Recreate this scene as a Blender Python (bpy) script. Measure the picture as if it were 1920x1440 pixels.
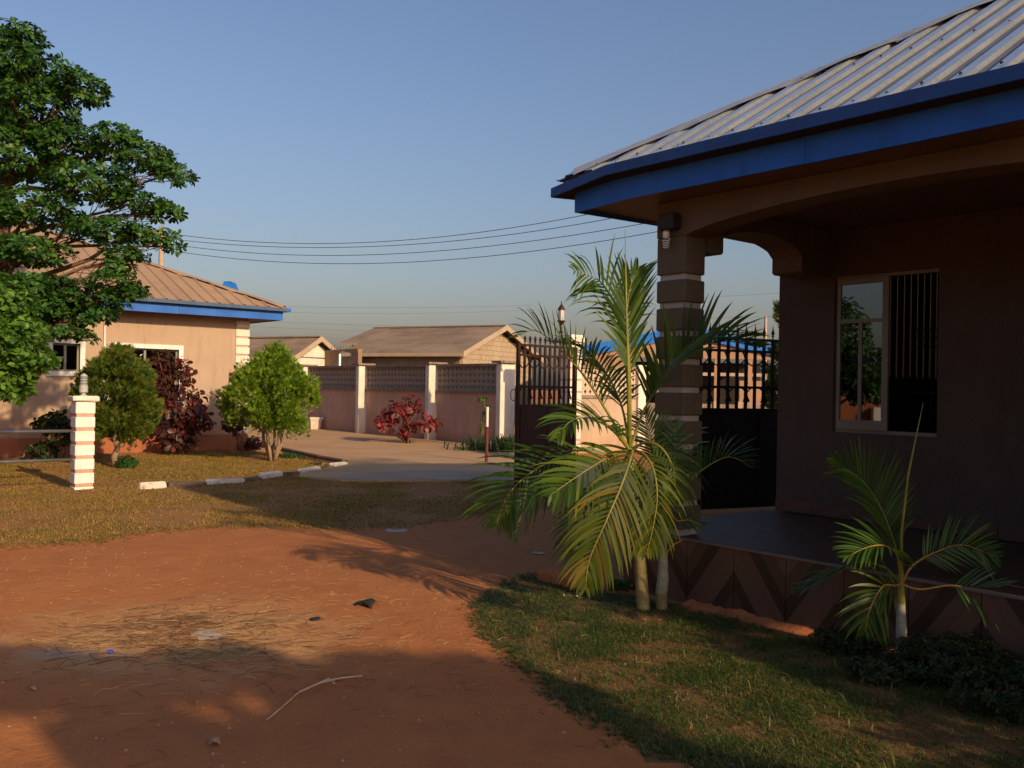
import bpy, math, random
import numpy as np
from mathutils import Vector, Matrix, noise as mnoise
from mathutils.geometry import tessellate_polygon

for _o in list(bpy.data.objects):
    bpy.data.objects.remove(_o)
S = bpy.context.scene
COL = S.collection
R = math.radians
rng = random.Random(7)
NP = np.random.default_rng(11)

# ------------------------------------------------------------------ camera
F = 1700.0
CAMH = 1.6
PITCH = math.atan(8.0 / F)
ROLL = 0.018
cf = Vector((0, math.cos(PITCH), math.sin(PITCH)))
r0 = Vector((1, 0, 0))
u0 = r0.cross(cf)
cr = r0 * math.cos(ROLL) + u0 * math.sin(ROLL)
cu = -r0 * math.sin(ROLL) + u0 * math.cos(ROLL)
CAM = Vector((0, 0, CAMH))
cd = bpy.data.cameras.new('camera')
cam = bpy.data.objects.new('camera', cd)
COL.objects.link(cam)
M3 = Matrix((cr, cu, -cf)).transposed()
cam.matrix_world = Matrix.Translation(CAM) @ M3.to_4x4()
cd.sensor_width = 36.0
cd.lens = 36.0 * F / 1920.0
cd.clip_start = 0.05
cd.clip_end = 3000
S.camera = cam

# ------------------------------------------------------------------ light
SUN_EL = 21.5
SUN_AZ = 50.0          # degrees below the +X axis, towards -Y
tosun = Vector((math.cos(R(SUN_AZ)) * math.cos(R(SUN_EL)), -math.sin(R(SUN_AZ)) * math.cos(R(SUN_EL)), math.sin(R(SUN_EL))))
W = bpy.data.worlds.new('World')
S.world = W
W.use_nodes = True
wn = W.node_tree
sky = wn.nodes.new('ShaderNodeTexSky')
sky.sky_type = 'NISHITA'
sky.sun_disc = False
sky.sun_elevation = R(SUN_EL)
sky.sun_rotation = R(90 + SUN_AZ)
sky.altitude = 100
sky.air_density = 1.5
sky.dust_density = 3.2
sky.ozone_density = 6.0
bgn = wn.nodes['Background']
bgn.inputs['Strength'].default_value = 0.124
tint = wn.nodes.new('ShaderNodeMix'); tint.data_type = 'RGBA'; tint.blend_type = 'MULTIPLY'   # camera white balance
tint.inputs[0].default_value = 1.0; tint.inputs[7].default_value = (1.21, 0.96, 0.96, 1)
wn.links.new(sky.outputs[0], tint.inputs[6])
wn.links.new(tint.outputs[2], bgn.inputs['Color'])
sl = bpy.data.lights.new('sun', 'SUN')
sl.energy = 4.7
sl.angle = R(0.8)
sl.color = (1.0, 0.725, 0.43)
so = bpy.data.objects.new('sun', sl)
COL.objects.link(so)
so.rotation_euler = tosun.to_track_quat('Z', 'Y').to_euler()
S.view_settings.view_transform = 'Standard'
S.view_settings.look = 'None'
S.view_settings.gamma = 1
S.view_settings.use_curve_mapping = False
S.view_settings.exposure = 0.1

# ------------------------------------------------------------------ helpers
def ray(px, py):
    return cf + cr * ((px - 960) / F) - cu * ((py - 720) / F)

def at(px, py, Y):
    d = ray(px, py)
    return CAM + d * (Y / d.y)

def gp(px, py, z=0.0):
    d = ray(px, py)
    return CAM + d * ((z - CAMH) / d.z)

def tag(o, label=None, cat=None, group=None, kind=None):
    if label: o['label'] = label
    if cat: o['category'] = cat
    if group: o['group'] = group
    if kind: o['kind'] = kind
    return o

def thing(name, label, cat, loc=(0, 0, 0), rz=0.0, group=None):
    o = bpy.data.objects.new(name, None)
    COL.objects.link(o)
    o.empty_display_size = 0.1
    o.location = loc
    o.rotation_euler = (0, 0, rz)
    return tag(o, label, cat, group)

def link(name, mesh, parent=None, loc=(0, 0, 0), rot=(0, 0, 0), sc=(1, 1, 1)):
    o = bpy.data.objects.new(name, mesh)
    COL.objects.link(o)
    if parent is not None:
        o.parent = parent
    o.location = loc
    o.rotation_euler = rot
    o.scale = sc
    return o

class MB:
    def __init__(s):
        s.v = []; s.f = []; s.mi = []; s.uv = None
    def add(s, verts, faces, mi=0):
        b = len(s.v)
        s.v.extend([tuple(p) for p in verts])
        s.f.extend([tuple(i + b for i in f) for f in faces])
        s.mi.extend([mi] * len(faces))
        return s
    def box(s, x0, x1, y0, y1, z0, z1, mi=0):
        v = [(x0, y0, z0), (x1, y0, z0), (x1, y1, z0), (x0, y1, z0), (x0, y0, z1), (x1, y0, z1), (x1, y1, z1), (x0, y1, z1)]
        f = [(0, 3, 2, 1), (4, 5, 6, 7), (0, 1, 5, 4), (1, 2, 6, 5), (2, 3, 7, 6), (3, 0, 4, 7)]
        return s.add(v, f, mi)
    def rbox(s, x0, x1, y0, y1, z0, z1, b=0.006, mi=0):
        # box with chamfered vertical and top edges
        v = []
        for z, i in ((z0, b), (z0 + b, 0), (z1 - b, 0), (z1, b)):
            c = b
            v += [(x0 + i + c, y0 + i, z), (x1 - i - c, y0 + i, z), (x1 - i, y0 + i + c, z), (x1 - i, y1 - i - c, z),
                  (x1 - i - c, y1 - i, z), (x0 + i + c, y1 - i, z), (x0 + i, y1 - i - c, z), (x0 + i, y0 + i + c, z)]
        f = [tuple(range(7, -1, -1)), tuple(range(24, 32))]
        for k in range(3):
            for j in range(8):
                a = k * 8 + j; c2 = k * 8 + (j + 1) % 8
                f.append((a, c2, c2 + 8, a + 8))
        return s.add(v, f, mi)
    def prism(s, poly, fn, d0, d1, mi=0):
        # poly: list of 2d; fn(a,b,d)->xyz
        n = len(poly)
        v = [fn(a, b, d0) for a, b in poly] + [fn(a, b, d1) for a, b in poly]
        tr = tessellate_polygon([[Vector((a, b, 0)) for a, b in poly]])
        f = [tuple(t) for t in tr] + [tuple(i + n for i in reversed(t)) for t in tr]
        f += [(i, (i + 1) % n, (i + 1) % n + n, i + n) for i in range(n)]
        return s.add(v, f, mi)
    def tube(s, pts, rad, n=6, mi=0, cap=True):
        pts = [Vector(p) for p in pts]
        if not hasattr(rad, '__len__'): rad = [rad] * len(pts)
        v = []; f = []
        ref = None
        for i, p in enumerate(pts):
            if i == 0: t = pts[1] - pts[0]
            elif i == len(pts) - 1: t = pts[-1] - pts[-2]
            else: t = pts[i + 1] - pts[i - 1]
            t.normalize()
            if ref is None:
                ref = Vector((0, 0, 1)) if abs(t.z) < 0.9 else Vector((1, 0, 0))
            a = t.cross(ref)
            if a.length < 1e-4: a = t.cross(Vector((0.3, 1, 0.2)))
            a.normalize(); b = t.cross(a); ref = -b if False else a.cross(t)
            for k in range(n):
                q = 2 * math.pi * k / n
                v.append(p + a * (math.cos(q) * rad[i]) + b * (math.sin(q) * rad[i]))
        for i in range(len(pts) - 1):
            for k in range(n):
                f.append((i * n + k, i * n + (k + 1) % n, (i + 1) * n + (k + 1) % n, (i + 1) * n + k))
        if cap:
            f.append(tuple(range(n - 1, -1, -1)))
            f.append(tuple(range((len(pts) - 1) * n, len(pts) * n)))
        return s.add(v, f, mi)
    def lathe(s, prof, n=12, c=(0, 0, 0), mi=0):
        v = []; f = []
        for r_, z in prof:
            for k in range(n):
                q = 2 * math.pi * k / n
                v.append((c[0] + r_ * math.cos(q), c[1] + r_ * math.sin(q), c[2] + z))
        for i in range(len(prof) - 1):
            for k in range(n):
                f.append((i * n + k, i * n + (k + 1) % n, (i + 1) * n + (k + 1) % n, (i + 1) * n + k))
        f.append(tuple(range(n - 1, -1, -1))); f.append(tuple(range((len(prof) - 1) * n, len(prof) * n)))
        return s.add(v, f, mi)
    def mesh(s, name, mats, smooth=False, uv=None):
        m = bpy.data.meshes.new(name)
        m.from_pydata([tuple(p) for p in s.v], [], s.f)
        if not isinstance(mats, (list, tuple)): mats = [mats]
        for x in mats: m.materials.append(x)
        if len(mats) > 1: m.polygons.foreach_set('material_index', s.mi)
        if smooth: m.polygons.foreach_set('use_smooth', [True] * len(s.f))
        if uv:
            l = m.uv_layers.new(name='UVMap')
            for p in m.polygons:
                for li in p.loop_indices:
                    l.data[li].uv = uv(m.vertices[m.loops[li].vertex_index].co)
        m.update()
        return m
    def build(s, name, mats, parent=None, smooth=False, loc=(0, 0, 0), rot=(0, 0, 0)):
        return link(name, s.mesh(name, mats, smooth), parent, loc, rot)

def boxo(name, mat, parent, *a, **k):
    return MB().box(*a).build(name, mat, parent, **k)

# ------------------------------------------------------------------ materials
def srgb(r, g, b):
    f = lambda c: (c / 255 / 12.92) if c / 255 <= 0.04045 else ((c / 255 + 0.055) / 1.055) ** 2.4
    return (f(r), f(g), f(b))

def nodes(name):
    m = bpy.data.materials.new(name); m.use_nodes = True
    nt = m.node_tree
    return m, nt, nt.nodes['Principled BSDF']

def N(nt, typ, **kw):
    n = nt.nodes.new(typ)
    for k, v in kw.items(): setattr(n, k, v)
    return n

def noise(nt, vec, scale, detail=4, rough=0.6, dist=0.0):
    n = N(nt, 'ShaderNodeTexNoise')
    n.inputs['Scale'].default_value = scale; n.inputs['Detail'].default_value = detail
    n.inputs['Roughness'].default_value = rough; n.inputs['Distortion'].default_value = dist
    if vec is not None: nt.links.new(vec, n.inputs['Vector'])
    return n.outputs['Fac']

def ramp(nt, fac, stops):
    r = N(nt, 'ShaderNodeValToRGB')
    el = r.color_ramp.elements
    while len(el) < len(stops): el.new(0.5)
    for e, (p, c) in zip(el, stops):
        e.position = p; e.color = (c[0], c[1], c[2], 1) if hasattr(c, '__len__') else (c, c, c, 1)
    nt.links.new(fac, r.inputs['Fac'])
    return r.outputs['Color']

def mix(nt, fac, a, b, typ='MIX'):
    m = N(nt, 'ShaderNodeMix', data_type='RGBA', blend_type=typ)
    for sock, val in ((m.inputs[0], fac), (m.inputs[6], a), (m.inputs[7], b)):
        if isinstance(val, bpy.types.NodeSocket): nt.links.new(val, sock)
        elif hasattr(val, '__len__'): sock.default_value = (val[0], val[1], val[2], 1)
        else: sock.default_value = val
    return m.outputs[2]

def math_(nt, op, a, b=None, clamp=False):
    m = N(nt, 'ShaderNodeMath', operation=op); m.use_clamp = clamp
    for i, val in enumerate((a, b)):
        if val is None: continue
        if isinstance(val, bpy.types.NodeSocket): nt.links.new(val, m.inputs[i])
        else: m.inputs[i].default_value = val
    return m.outputs[0]

def coords(nt, obj=True):
    if obj:
        return N(nt, 'ShaderNodeTexCoord').outputs['Object']
    return N(nt, 'ShaderNodeNewGeometry').outputs['Position']

def bump(nt, bs, h, strength=0.3, dist=0.01):
    b = N(nt, 'ShaderNodeBump')
    b.inputs['Strength'].default_value = strength; b.inputs['Distance'].default_value = dist
    nt.links.new(h, b.inputs['Height']); nt.links.new(b.outputs[0], bs.inputs['Normal'])

def mk(name, c1, c2, scale=3.0, rough=0.8, bstr=0.25, bscale=60, bdist=0.004, metal=0.0, spec=0.3, fine=0.25, dirt=None, dirtz=None, world=False, lo=0.35, hi=0.65, streak=0.0):
    m, nt, bs = nodes(name)
    v = coords(nt, not world)
    big = noise(nt, v, scale, 5, 0.62)
    col = ramp(nt, big, [(lo, c1), (hi, c2)])
    fn = noise(nt, v, bscale, 3, 0.6)
    col = mix(nt, fine, col, ramp(nt, fn, [(0.3, [x * 0.55 for x in c1]), (0.7, [min(1, x * 1.25) for x in c2])]))
    if dirt is not None:
        sp = N(nt, 'ShaderNodeSeparateXYZ'); nt.links.new(v, sp.inputs[0])
        z0, z1 = dirtz
        g = math_(nt, 'SUBTRACT', z1, sp.outputs[2]); g = math_(nt, 'DIVIDE', g, (z1 - z0), True)
        dn = noise(nt, v, 5.0, 5, 0.65)
        g = math_(nt, 'MULTIPLY', g, ramp_val(nt, dn, 0.3, 0.75))
        col = mix(nt, g, col, dirt)
    if streak > 0:
        mp = N(nt, 'ShaderNodeMapping'); mp.inputs['Scale'].default_value = (5.0, 5.0, 0.55); nt.links.new(v, mp.inputs[0])
        st_ = noise(nt, mp.outputs[0], 1.6, 5, 0.7)
        bl_ = noise(nt, v, 0.9, 6, 0.7)
        f1 = math_(nt, 'MULTIPLY', ramp_val(nt, st_, 0.52, 0.72), streak)
        col = mix(nt, f1, col, [x * 0.45 for x in c1])
        f2 = math_(nt, 'MULTIPLY', ramp_val(nt, bl_, 0.50, 0.66), streak * 0.5)
        col = mix(nt, f2, col, [min(1, x * 1.25) for x in c2])
    nt.links.new(col, bs.inputs['Base Color'])
    bs.inputs['Roughness'].default_value = rough
    bs.inputs['Metallic'].default_value = metal
    bs.inputs['Specular IOR Level'].default_value = spec
    if bstr > 0: bump(nt, bs, fn, bstr, bdist)
    return m

def ramp_val(nt, fac, a, b):
    m = N(nt, 'ShaderNodeMapRange'); m.inputs[1].default_value = a; m.inputs[2].default_value = b
    m.inputs[3].default_value = 0; m.inputs[4].default_value = 1
    nt.links.new(fac, m.inputs[0]); return m.outputs[0]

def leafmat(name, cols, rough=0.45, trans=0.35, pos_scale=1.5, spec=0.35, tcol=None):
    """cols: dark, mid, light, odd ; per-leaf random attribute plus patches"""
    m, nt, bs = nodes(name)
    a = N(nt, 'ShaderNodeAttribute'); a.attribute_name = 'rnd'
    v = coords(nt, False)
    nz = noise(nt, v, pos_scale, 3, 0.6)
    t = math_(nt, 'ADD', math_(nt, 'MULTIPLY', a.outputs['Fac'], 0.6), math_(nt, 'MULTIPLY', nz, 0.5))
    k = len(cols)
    col = ramp(nt, t, [(0.12 + 0.8 * i / (k - 1), c) for i, c in enumerate(cols)])
    nt.links.new(col, bs.inputs['Base Color'])
    bs.inputs['Roughness'].default_value = rough
    bs.inputs['Specular IOR Level'].default_value = spec
    if trans > 0:
        tr = N(nt, 'ShaderNodeBsdfTranslucent')
        tc = mix(nt, 0.6, col, tcol or (0.22, 0.30, 0.02))
        nt.links.new(tc, tr.inputs['Color'])
        ms = N(nt, 'ShaderNodeMixShader'); ms.inputs[0].default_value = trans
        nt.links.new(bs.outputs[0], ms.inputs[1]); nt.links.new(tr.outputs[0], ms.inputs[2])
        nt.links.new(ms.outputs[0], nt.nodes['Material Output'].inputs['Surface'])
    return m

EARTH = (0.36, 0.135, 0.055)
M = {}
M['peach'] = mk('peach_render', (0.37, 0.27, 0.19), (0.42, 0.31, 0.22), 1.2, 0.85, 0.35, 45, 0.006, dirt=(0.42, 0.17, 0.06), dirtz=(0.3, 1.1), streak=0.35)
M['peach_dark'] = mk('red_brown_plinth_paint', (0.30, 0.10, 0.045), (0.36, 0.13, 0.06), 2, 0.8, streak=0.5)
M['cream'] = mk('cream_paint', (0.62, 0.56, 0.46), (0.72, 0.67, 0.57), 4, 0.7, 0.2, 50, dirt=(0.45, 0.25, 0.12), dirtz=(0.0, 0.6), fine=0.15, streak=0.4)
M['white'] = mk('white_paint', (0.64, 0.62, 0.58), (0.76, 0.74, 0.70), 5, 0.6, 0.15, 60, fine=0.15, streak=0.35)
M['blue'] = mk('blue_fascia_paint', (0.012, 0.10, 0.42), (0.018, 0.13, 0.50), 3, 0.5, 0.1, 30, fine=0.1, streak=0.4)
M['blue_dark'] = mk('grey_blue_gutter_paint', (0.035, 0.075, 0.15), (0.06, 0.10, 0.17), 4, 0.55, 0.1, 30, fine=0.15, streak=0.4)
M['gutter'] = mk('deep_blue_gutter_paint', (0.015, 0.06, 0.20), (0.02, 0.08, 0.26), 4, 0.5, 0.1, 30, fine=0.1, streak=0.4)
M['tanroof'] = mk('dusty_tan_roofing', (0.30, 0.20, 0.125), (0.38, 0.26, 0.165), 1.4, 0.7, 0.1, 40, metal=0.0, fine=0.2)
M['dust'] = mk('dusty_sheet_trough', (0.115, 0.13, 0.15), (0.175, 0.19, 0.205), 2.5, 0.6, 0.1, 30, metal=0.0, fine=0.25)
M['crest'] = mk('sky_tinted_sheet_crest', (0.52, 0.66, 0.80), (0.66, 0.78, 0.88), 3, 0.32, 0.1, 30, metal=0.7, fine=0.2)  # sky reflection on the raised faces put into the pale blue
M['hipcap'] = mk('weathered_grey_ridge_cap', (0.30, 0.31, 0.32), (0.42, 0.42, 0.42), 3, 0.45, 0.2, 20, metal=0.3, fine=0.2, streak=0.5)
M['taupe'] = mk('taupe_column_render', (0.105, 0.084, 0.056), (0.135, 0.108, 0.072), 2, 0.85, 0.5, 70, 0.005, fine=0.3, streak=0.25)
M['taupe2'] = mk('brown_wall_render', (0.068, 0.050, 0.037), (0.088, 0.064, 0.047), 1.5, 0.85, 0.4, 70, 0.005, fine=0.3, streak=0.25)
M['band'] = mk('pale_recess_band', (0.36, 0.34, 0.29), (0.43, 0.41, 0.36), 6, 0.8, 0.2, 60)
M['soffit'] = mk('brown_soffit_board', (0.10, 0.068, 0.048), (0.14, 0.092, 0.064), 2, 0.6, 0.1, 40, streak=0.5)
M['mauve'] = mk('mauve_wall_render', (0.46, 0.29, 0.21), (0.54, 0.345, 0.255), 1.3, 0.85, 0.35, 50, dirt=(0.40, 0.19, 0.09), dirtz=(0.0, 0.5), streak=0.5)
M['concrete'] = mk('weathered_concrete', (0.16, 0.125, 0.10), (0.28, 0.22, 0.175), 3, 0.9, 0.5, 40, 0.006, streak=0.5)
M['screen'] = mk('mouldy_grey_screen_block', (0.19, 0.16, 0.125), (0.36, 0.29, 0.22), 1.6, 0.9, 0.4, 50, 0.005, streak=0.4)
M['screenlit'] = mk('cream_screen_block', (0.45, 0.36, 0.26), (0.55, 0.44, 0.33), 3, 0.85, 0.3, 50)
M['iron'] = mk('rusty_dark_gate_iron', (0.030, 0.016, 0.012), (0.060, 0.028, 0.018), 6, 0.55, 0.2, 60, metal=0.3)
M['irondark'] = mk('shade_dark_gate_iron', (0.012, 0.010, 0.010), (0.025, 0.018, 0.016), 6, 0.55, 0.2, 60, metal=0.3)  # darker copy of the gate iron, the right leaf's shade put into its colour
M['steel'] = mk('polished_steel_rail', (0.45, 0.44, 0.42), (0.60, 0.58, 0.55), 5, 0.3, 0.05, 40, metal=0.9, fine=0.1)
M['alum'] = mk('grey_aluminium_frame', (0.17, 0.165, 0.125), (0.22, 0.21, 0.165), 4, 0.45, 0.1, 50, metal=0.2, fine=0.1)
M['asb'] = mk('dusty_brown_roof_sheet', (0.17, 0.125, 0.085), (0.30, 0.22, 0.15), 0.55, 0.9, 0.3, 12, world=True, lo=0.38, hi=0.62)
M['barge'] = mk('pale_timber_barge_board', (0.34, 0.26, 0.18), (0.44, 0.34, 0.25), 2, 0.8)
M['block'] = mk('unpainted_sand_block', (0.33, 0.25, 0.165), (0.42, 0.32, 0.215), 1.4, 0.9, 0.3, 30)
M['creamwall'] = mk('faded_cream_render', (0.36, 0.27, 0.19), (0.45, 0.34, 0.24), 1.5, 0.85, 0.3, 50, dirt=(0.42, 0.2, 0.09), dirtz=(0.0, 0.7), streak=0.5)
M['mortar'] = mk('block_mortar', (0.22, 0.16, 0.10), (0.28, 0.20, 0.13), 2, 0.9)
M['brownwall'] = mk('brown_mud_wall', (0.20, 0.13, 0.09), (0.27, 0.18, 0.12), 1.2, 0.9)
M['blueroof'] = mk('bright_blue_roofing', (0.012, 0.14, 0.55), (0.02, 0.18, 0.62), 2, 0.4, 0.05, 30)
M['orange'] = mk('orange_brown_wall', (0.30, 0.185, 0.11), (0.37, 0.23, 0.14), 1.5, 0.85, streak=0.4)
M['dark'] = mk('dark_interior', (0.015, 0.012, 0.010), (0.025, 0.02, 0.016), 2, 0.9)
M['room'] = mk('dim_room_plaster', (0.10, 0.085, 0.07), (0.13, 0.11, 0.09), 2, 0.9)
M['curtain'] = mk('pale_curtain_cloth', (0.42, 0.44, 0.46), (0.55, 0.56, 0.58), 3, 0.9)
M['kwhite'] = mk('chipped_white_kerb_paint', (0.24, 0.19, 0.14), (0.60, 0.55, 0.47), 9, 0.85, 0.5, 40, 0.006, lo=0.36, hi=0.46)
M['kblack'] = mk('worn_black_kerb_paint', (0.045, 0.038, 0.032), (0.17, 0.12, 0.08), 7, 0.85, 0.5, 40, 0.006)
M['pave'] = mk('dusty_concrete_paving', (0.40, 0.24, 0.115), (0.50, 0.32, 0.17), 0.7, 0.9, 0.4, 25, 0.006, world=True, fine=0.3)
M['apron'] = mk('grey_concrete_apron', (0.30, 0.225, 0.15), (0.38, 0.29, 0.20), 1.2, 0.9, 0.4, 30, 0.006, world=True)
M['joint'] = mk('dark_paving_joint', (0.12, 0.085, 0.06), (0.17, 0.12, 0.09), 3, 0.95)
M['bark'] = mk('brown_bark', (0.10, 0.06, 0.035), (0.20, 0.12, 0.07), 8, 0.9, 0.6, 40, 0.01)
M['barklt'] = mk('pale_brown_bark', (0.22, 0.15, 0.09), (0.34, 0.24, 0.15), 8, 0.9, 0.6, 40, 0.01)
M['ptrunk'] = mk('olive_palm_trunk', (0.20, 0.17, 0.06), (0.30, 0.24, 0.11), 10, 0.7, 0.4, 60, 0.006)
M['pwhite'] = mk('limewashed_palm_trunk', (0.24, 0.23, 0.15), (0.40, 0.38, 0.29), 9, 0.75, 0.3, 60, 0.005)
M['rachis'] = mk('yellow_green_rachis', (0.14, 0.16, 0.025), (0.24, 0.22, 0.035), 6, 0.5, 0.1, 40)
M['rachis_o'] = mk('orange_petiole', (0.36, 0.20, 0.04), (0.42, 0.24, 0.05), 6, 0.5, 0.1, 40)
M['wire'] = mk('grey_cable', (0.05, 0.05, 0.055), (0.07, 0.07, 0.07), 2, 0.6)
M['wirefar'] = mk('pale_far_cable', (0.16, 0.16, 0.17), (0.2, 0.2, 0.21), 2, 0.6)
M['polewood'] = mk('pale_pole_timber', (0.36, 0.27, 0.19), (0.46, 0.36, 0.26), 4, 0.85)
M['maroon'] = mk('maroon_paint', (0.10, 0.025, 0.02), (0.14, 0.035, 0.025), 4, 0.6)
M['lampgrey'] = mk('grey_lamp_plastic', (0.32, 0.34, 0.32), (0.42, 0.44, 0.42), 4, 0.5)
M['lampglass'] = mk('ribbed_lamp_glass', (0.28, 0.29, 0.28), (0.40, 0.41, 0.39), 4, 0.2, spec=0.8)
M['bulb'] = mk('white_bulb_glass', (0.70, 0.72, 0.68), (0.80, 0.82, 0.78), 4, 0.25, spec=0.6)
M['stick'] = mk('bleached_stick', (0.42, 0.30, 0.20), (0.55, 0.42, 0.30), 8, 0.85)
M['twig'] = mk('dry_twig', (0.09, 0.04, 0.02), (0.22, 0.11, 0.05), 3, 0.9, world=True)
M['straw'] = mk('dry_straw', (0.36, 0.24, 0.11), (0.50, 0.34, 0.16), 3, 0.9, world=True)
M['black'] = mk('black_plastic', (0.015, 0.014, 0.013), (0.03, 0.028, 0.026), 4, 0.6)
M['bluecap'] = mk('blue_plastic', (0.04, 0.06, 0.45), (0.05, 0.08, 0.55), 4, 0.4)
M['stone'] = mk('brown_stone', (0.25, 0.14, 0.08), (0.38, 0.22, 0.13), 8, 0.9)
M['paper'] = mk('white_scrap', (0.65, 0.66, 0.68), (0.75, 0.75, 0.76), 8, 0.7)
M['cement'] = mk('spilt_cement', (0.34, 0.27, 0.20), (0.48, 0.40, 0.32), 6, 0.9)
M['redsoil'] = mk('loose_red_soil', (0.34, 0.11, 0.04), (0.42, 0.15, 0.06), 5, 0.95, 0.6, 40, 0.01, world=True)

# glass
def glassmat(name, refl, tint):
    m, nt, bs = nodes(name)
    tr = N(nt, 'ShaderNodeBsdfTransparent'); tr.inputs[0].default_value = (*tint, 1)
    gl = N(nt, 'ShaderNodeBsdfGlossy'); gl.inputs['Roughness'].default_value = 0.01
    gl.inputs['Color'].default_value = (0.9, 0.93, 0.95, 1)
    fr = N(nt, 'ShaderNodeFresnel'); fr.inputs[0].default_value = 1.5
    fac = math_(nt, 'ADD', fr.outputs[0], refl, True)
    ms = N(nt, 'ShaderNodeMixShader')
    nt.links.new(fac, ms.inputs[0]); nt.links.new(tr.outputs[0], ms.inputs[1]); nt.links.new(gl.outputs[0], ms.inputs[2])
    nt.links.new(ms.outputs[0], nt.nodes['Material Output'].inputs['Surface'])
    return m
M['glass'] = glassmat('tinted_window_glass', 0.12, (0.35, 0.36, 0.38))

# chevron tile (uses UV)
def tilemat():
    m, nt, bs = nodes('wood_look_chevron_tile')
    uv = N(nt, 'ShaderNodeUVMap').outputs[0]
    sp = N(nt, 'ShaderNodeSeparateXYZ'); nt.links.new(uv, sp.inputs[0])
    d = math_(nt, 'ADD', math_(nt, 'MULTIPLY', sp.outputs[0], 1.25), sp.outputs[1])
    d = math_(nt, 'MULTIPLY', d, 3.1)
    fr = math_(nt, 'FRACT', d)
    fl = math_(nt, 'FLOOR', d)
    wn_ = N(nt, 'ShaderNodeTexWhiteNoise', noise_dimensions='1D'); nt.links.new(fl, wn_.inputs['W'])
    base = ramp(nt, wn_.outputs['Value'], [(0.0, (0.016, 0.009, 0.006)), (0.5, (0.06, 0.030, 0.018)), (1.0, (0.15, 0.08, 0.05))])
    gr = noise(nt, uv, 14, 4, 0.6, 1.5)
    base = mix(nt, 0.3, base, ramp(nt, gr, [(0.3, (0.014, 0.008, 0.005)), (0.7, (0.08, 0.04, 0.025))]))
    line = math_(nt, 'LESS_THAN', fr, 0.03)
    col = mix(nt, line, base, (0.12, 0.078, 0.055))
    nt.links.new(col, bs.inputs['Base Color']); bs.inputs['Roughness'].default_value = 0.4
    return m
M['chevron'] = tilemat()
M['floortile'] = mk('dark_glossy_floor_tile', (0.066, 0.036, 0.022), (0.10, 0.056, 0.034), 4, 0.5, 0.05, 20, 0.001, spec=0.10)
M['grout'] = mk('grey_grout', (0.14, 0.11, 0.09), (0.18, 0.145, 0.12), 6, 0.9)
M['skirt'] = mk('brown_skirting_tile', (0.06, 0.033, 0.027), (0.11, 0.06, 0.045), 7, 0.35, 0.05, 20)

# leaves
M['tleaf'] = leafmat('broad_tree_leaf', [(0.008, 0.028, 0.006), (0.016, 0.055, 0.009), (0.034, 0.10, 0.014), (0.075, 0.16, 0.022)], 0.42, 0.2, 1.2, tcol=(0.10, 0.22, 0.02), spec=0.22)
M['yleaf'] = leafmat('bright_young_leaf', [(0.015, 0.045, 0.008), (0.04, 0.10, 0.013), (0.08, 0.18, 0.022), (0.15, 0.27, 0.035)], 0.42, 0.3, 2, tcol=(0.20, 0.36, 0.03), spec=0.22)
M['thuja1'] = leafmat('dark_conifer_spray', [(0.022, 0.045, 0.006), (0.055, 0.10, 0.010), (0.10, 0.155, 0.014), (0.20, 0.15, 0.025)], 0.6, 0.25, 3, tcol=(0.16, 0.26, 0.02))
M['thuja2'] = leafmat('bright_conifer_spray', [(0.03, 0.07, 0.006), (0.085, 0.16, 0.009), (0.16, 0.27, 0.014), (0.26, 0.34, 0.025)], 0.6, 0.3, 3, tcol=(0.20, 0.36, 0.02))
M['redleaf'] = leafmat('maroon_copperleaf', [(0.022, 0.012, 0.010), (0.055, 0.018, 0.016), (0.045, 0.030, 0.018), (0.09, 0.024, 0.022), (0.34, 0.04, 0.04)], 0.4, 0.3, 3, tcol=(0.30, 0.05, 0.035))
M['redleaf2'] = leafmat('red_copperleaf', [(0.05, 0.014, 0.012), (0.13, 0.022, 0.022), (0.09, 0.03, 0.02), (0.24, 0.03, 0.035), (0.42, 0.05, 0.05)], 0.45, 0.3, 3, tcol=(0.45, 0.05, 0.04))
M['palmleaf'] = leafmat('palm_leaflet', [(0.016, 0.042, 0.006), (0.034, 0.078, 0.009), (0.062, 0.118, 0.012), (0.12, 0.165, 0.018)], 0.42, 0.34, 2.2, tcol=(0.20, 0.35, 0.02), spec=0.25)
M['palmdark'] = leafmat('dark_palm_leaflet', [(0.018, 0.045, 0.010), (0.03, 0.075, 0.012), (0.05, 0.11, 0.015), (0.09, 0.15, 0.02)], 0.35, 0.3, 2.2, tcol=(0.16, 0.28, 0.02))
M['palmdry'] = leafmat('ageing_palm_leaflet', [(0.024, 0.046, 0.006), (0.05, 0.078, 0.009), (0.085, 0.105, 0.012), (0.20, 0.12, 0.018)], 0.5, 0.35, 2.2, tcol=(0.20, 0.26, 0.02), spec=0.22)
M['shrubleaf'] = leafmat('dark_shrub_leaf', [(0.008, 0.018, 0.006), (0.016, 0.032, 0.009), (0.03, 0.05, 0.013), (0.09, 0.045, 0.03)], 0.6, 0.12, 3, spec=0.15)
M['strap'] = leafmat('dark_strap_leaf', [(0.012, 0.025, 0.010), (0.02, 0.045, 0.015), (0.04, 0.07, 0.02)], 0.5, 0.15, 3)
M['grassn'] = leafmat('lawn_grass_blade', [(0.014, 0.040, 0.006), (0.034, 0.082, 0.010), (0.07, 0.10, 0.016), (0.27, 0.18, 0.06)], 0.6, 0.2, 2.6, tcol=(0.16, 0.22, 0.03))
M['grassd'] = leafmat('dry_grass_blade', [(0.06, 0.085, 0.013), (0.16, 0.135, 0.024), (0.28, 0.18, 0.04), (0.42, 0.26, 0.07)], 0.75, 0.15, 0.6, tcol=(0.35, 0.24, 0.04))

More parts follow.
